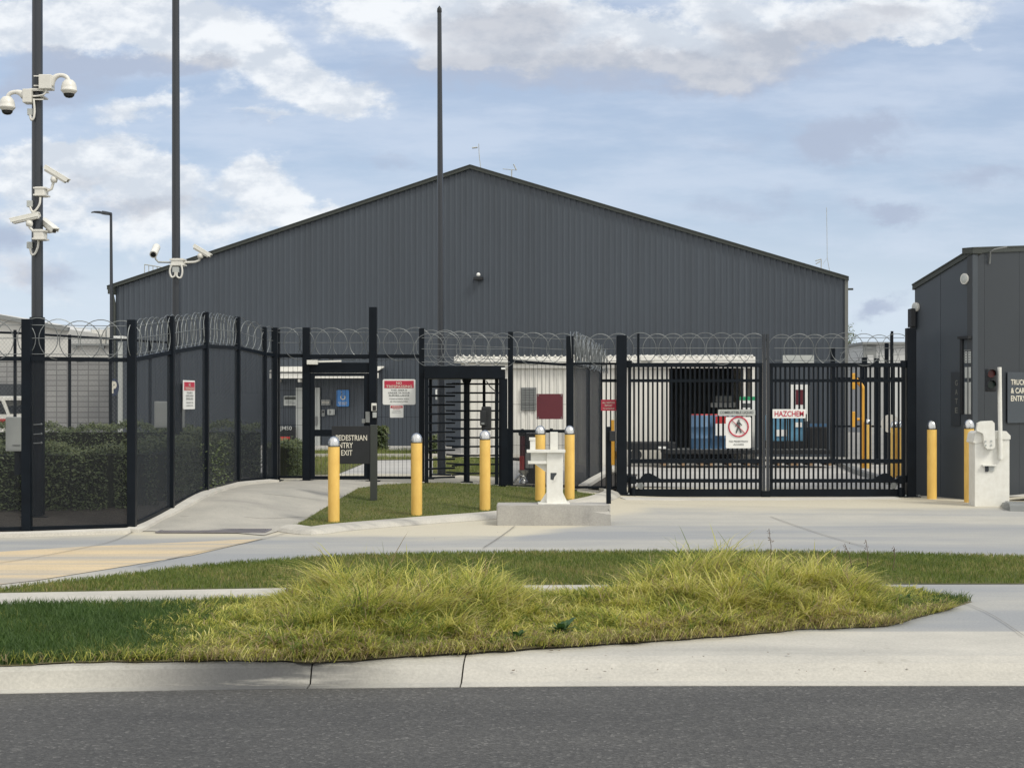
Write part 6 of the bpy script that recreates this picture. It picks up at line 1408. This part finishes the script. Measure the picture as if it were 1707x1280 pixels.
mi = np.select([q < .10, q < .34, q < .62, q < .90], [5, 0, 1, 2], 3); dead = rng.uniform(0, 1, n) < .10+.25*(tq[I] < .14); mi = np.where(dead, 4, mi)
ln = th[I]*rng.uniform(.55, 1.28, n)*1.12; az = np.where(rng.uniform(0, 1, n) < .45, taz[I]+rng.normal(0, .5, n), rng.uniform(0, 2*PI, n)); lean = np.clip(rng.normal(.42, .2, n), .03, .94); droop = np.clip(rng.normal(.80, .25, n), .1, 1.2)
arcs('weed_grass', np.stack([px_, py_, tt_[I]*.30+.006], 1), ln, .0070+.0065*rng.uniform(0, 1, n), lean, droop, az, GW, mi.astype(int), 'tall yellow green unmown grass tufts on the verge')
# shorter growth between the tufts
k2 = ~k1; x, y, tall, tt = [a[k2] for a in (x, y, tall, tt)]; n = len(x)
q = rng.uniform(0, 1, n)+patch(x, y, 3.3, .5)*.25; mi = np.select([q < .22, q < .55, q < .85], [5, 0, 1], 2); dead = (tt < .10) & (rng.uniform(0, 1, n) < .3); mi = np.where(dead, 4, mi)
blades('verge_grass', np.stack([x, y, tall*.30+.006], 1), np.maximum(.05, np.minimum(.13, tall*.36))*rng.uniform(.5, 1.3, n), .008*rng.uniform(.7, 1.3, n), np.clip(rng.normal(.55, .25, n), .05, 1.0), GW, mi.astype(int), 'shorter green growth between the tall verge tufts')
# soil body of the mound
NX, NY = 90, 26; b = MB(); vs = []
for i in range(NX+1):
    X = -3.4+7.4*i/NX; f0 = np.interp(X, [p[0] for p in vfront], [p[1] for p in vfront]); b0 = np.interp(X, [p[0] for p in vback[::-1]], [p[1] for p in vback[::-1]])
    for j in range(NY+1):
        t_ = j/NY; Y = f0+(b0-f0)*t_; hh = np.interp(X, TX, TH)*np.interp(t_, [0, .12, .35, .65, .9, 1], [.0, .45, .85, 1, .8, .0])*.36
        vs.append((X, Y, .009+hh*(1 if X < 3.4 else 0)))
b.add(vs, [(i*(NY+1)+j, (i+1)*(NY+1)+j, (i+1)*(NY+1)+j+1, i*(NY+1)+j+1) for i in range(NX) for j in range(NY)], smooth=True); o = b.build('mound', 'soil'); o['kind'] = 'structure'; o['label'] = 'low earth mound under the tall grass'
# dead thatch along the lower edge
m_ = 5200; X = rng.uniform(-4.5, 3.85, m_); f0 = np.interp(X, [p[0] for p in vfront], [p[1] for p in vfront]); Y = f0+rng.normal(.02, .05, m_)+.05*patch(X, X*0, 7.0); keep = (Y > f0-.13) & ((X > -2.4) | (rng.uniform(0, 1, len(X)) < .3)); X = X[keep]; Y = Y[keep]; n = len(X)
blades('dead_grass', np.stack([X, Y, rng.uniform(.008, .05, n)], 1), rng.uniform(.05, .16, n), np.full(n, .006), rng.uniform(.9, 1.04, n), GW, np.where(X < -2.4, rng.choice([0, 1, 5, 1, 4], n), rng.choice([4, 4, 3, 1, 0], n)), 'brown dead thatch along the lower edge of the tall grass', az=rng.normal(-1.2, 1.2, n))
def broadleaf(px, py, r, lab):
    c = gnd(px, py); t = thing('broadleaf_weed', c, lab, 'weed', 'broad leaved weeds in the verge'); b = MB()
    for i in range(26):
        a = random.uniform(0, 2*PI); L_ = r*random.uniform(.5, 1.1); e = random.uniform(.15, 1.1); d = Vector((math.cos(a)*math.cos(e), math.sin(a)*math.cos(e), math.sin(e))); sdv = Vector((-math.sin(a), math.cos(a), 0)); w = L_*.17; o = c+Vector((0, 0, .05))
        b.add([o, o+d*L_*.45+sdv*w, o+d*L_*.8+sdv*w*.7-Vector((0, 0, L_*.10)), o+d*L_-Vector((0, 0, L_*.24)), o+d*L_*.8-sdv*w*.7-Vector((0, 0, L_*.10)), o+d*L_*.45-sdv*w], [(0, 1, 5), (1, 2, 4, 5), (2, 3, 4)], random.randrange(3))
    b.build('leaves', BL, t); return t
BL = [mat('weed_leaf_a', (.035, .085, .022), .5, .2, 9), mat('weed_leaf_b', (.05, .11, .03), .5, .2, 9), mat('weed_leaf_c', (.08, .14, .04), .5, .2, 9)]
for m in BL: see_through(m, .3)
broadleaf(935, 1066, .20, 'broad leaved dark green weed low in the dip between the grass mounds')
broadleaf(862, 1078, .14, 'small broad leaved weed at the concrete edge left of the dip')
broadleaf(1508, 1012, .16, 'broad leaved green weed at the right end of the tall grass')
broadleaf(1215, 1002, .26, 'large dark green broad leaved weed inside the right grass mound')
broadleaf(560, 1072, .15, 'broad leaved weed near the kerb under the left grass mound')
b = MB()
for i in range(46):
    px, py = (random.uniform(760, 1620), random.uniform(1085, 1135)) if i < 30 else (random.uniform(600, 1600), random.uniform(870, 910)); c = gnd(px, min(py, 1100))
    if py > 1100: c = Vector(((px-CPX)/FPX*11.15, 11.15+random.uniform(-.05, .1), -.075))
    r = random.uniform(.004, .011); q = [Vector((random.gauss(0, r), random.gauss(0, r), abs(random.gauss(0, r*.4))+.004)) for _ in range(5)]
    b.add([c+p for p in q], [(0, 1, 2), (1, 2, 3), (2, 3, 4), (0, 2, 4), (0, 1, 3)])
o = b.build('leaf_litter', 'stalk'); tag(o, 'tiny scattered leaf litter on the pale concrete', 'litter', kind='stuff')
def weed_stalk(px, py0, py1, Y, lab, lean=0):
    a = P(px, py0, Y); c = P(px+lean, py1, Y); t = thing('weed_stalk', a, lab, 'weed'); b = MB(); m1 = (a+c)/2+Vector((.01, 0, 0)); b.tube([a, m1, c], [.004, .003, .002], 5); b.build('stem', 'stalk', t); b = MB()
    for i in range(26):
        p = c+(a-c)*random.random()*.35+Vector((random.gauss(0, .012), random.gauss(0, .012), random.gauss(0, .012))); r = random.uniform(.004, .011); n1 = Vector((random.gauss(0, 1), random.gauss(0, 1), random.gauss(0, 1))).normalized(); n2 = n1.orthogonal().normalized()
        b.add([p-n1*r, p+n2*r*.6, p+n1*r, p-n2*r*.6], [(0, 1, 2, 3)])
    b.build('seed_head', 'stalk', t)
weed_stalk(1285, 935, 884, 13.6, 'tallest dark weed stalk rising from the grass mound before the gate', -3)
weed_stalk(1420, 945, 906, 13.6, 'dark weed stalk leaning left near the right end of the mound', -12)
weed_stalk(1446, 945, 902, 13.7, 'upright dark weed stalk second from the right end of the mound', -2)
weed_stalk(1488, 950, 912, 13.7, 'thin dark weed stalk at the right end of the mound', 3)
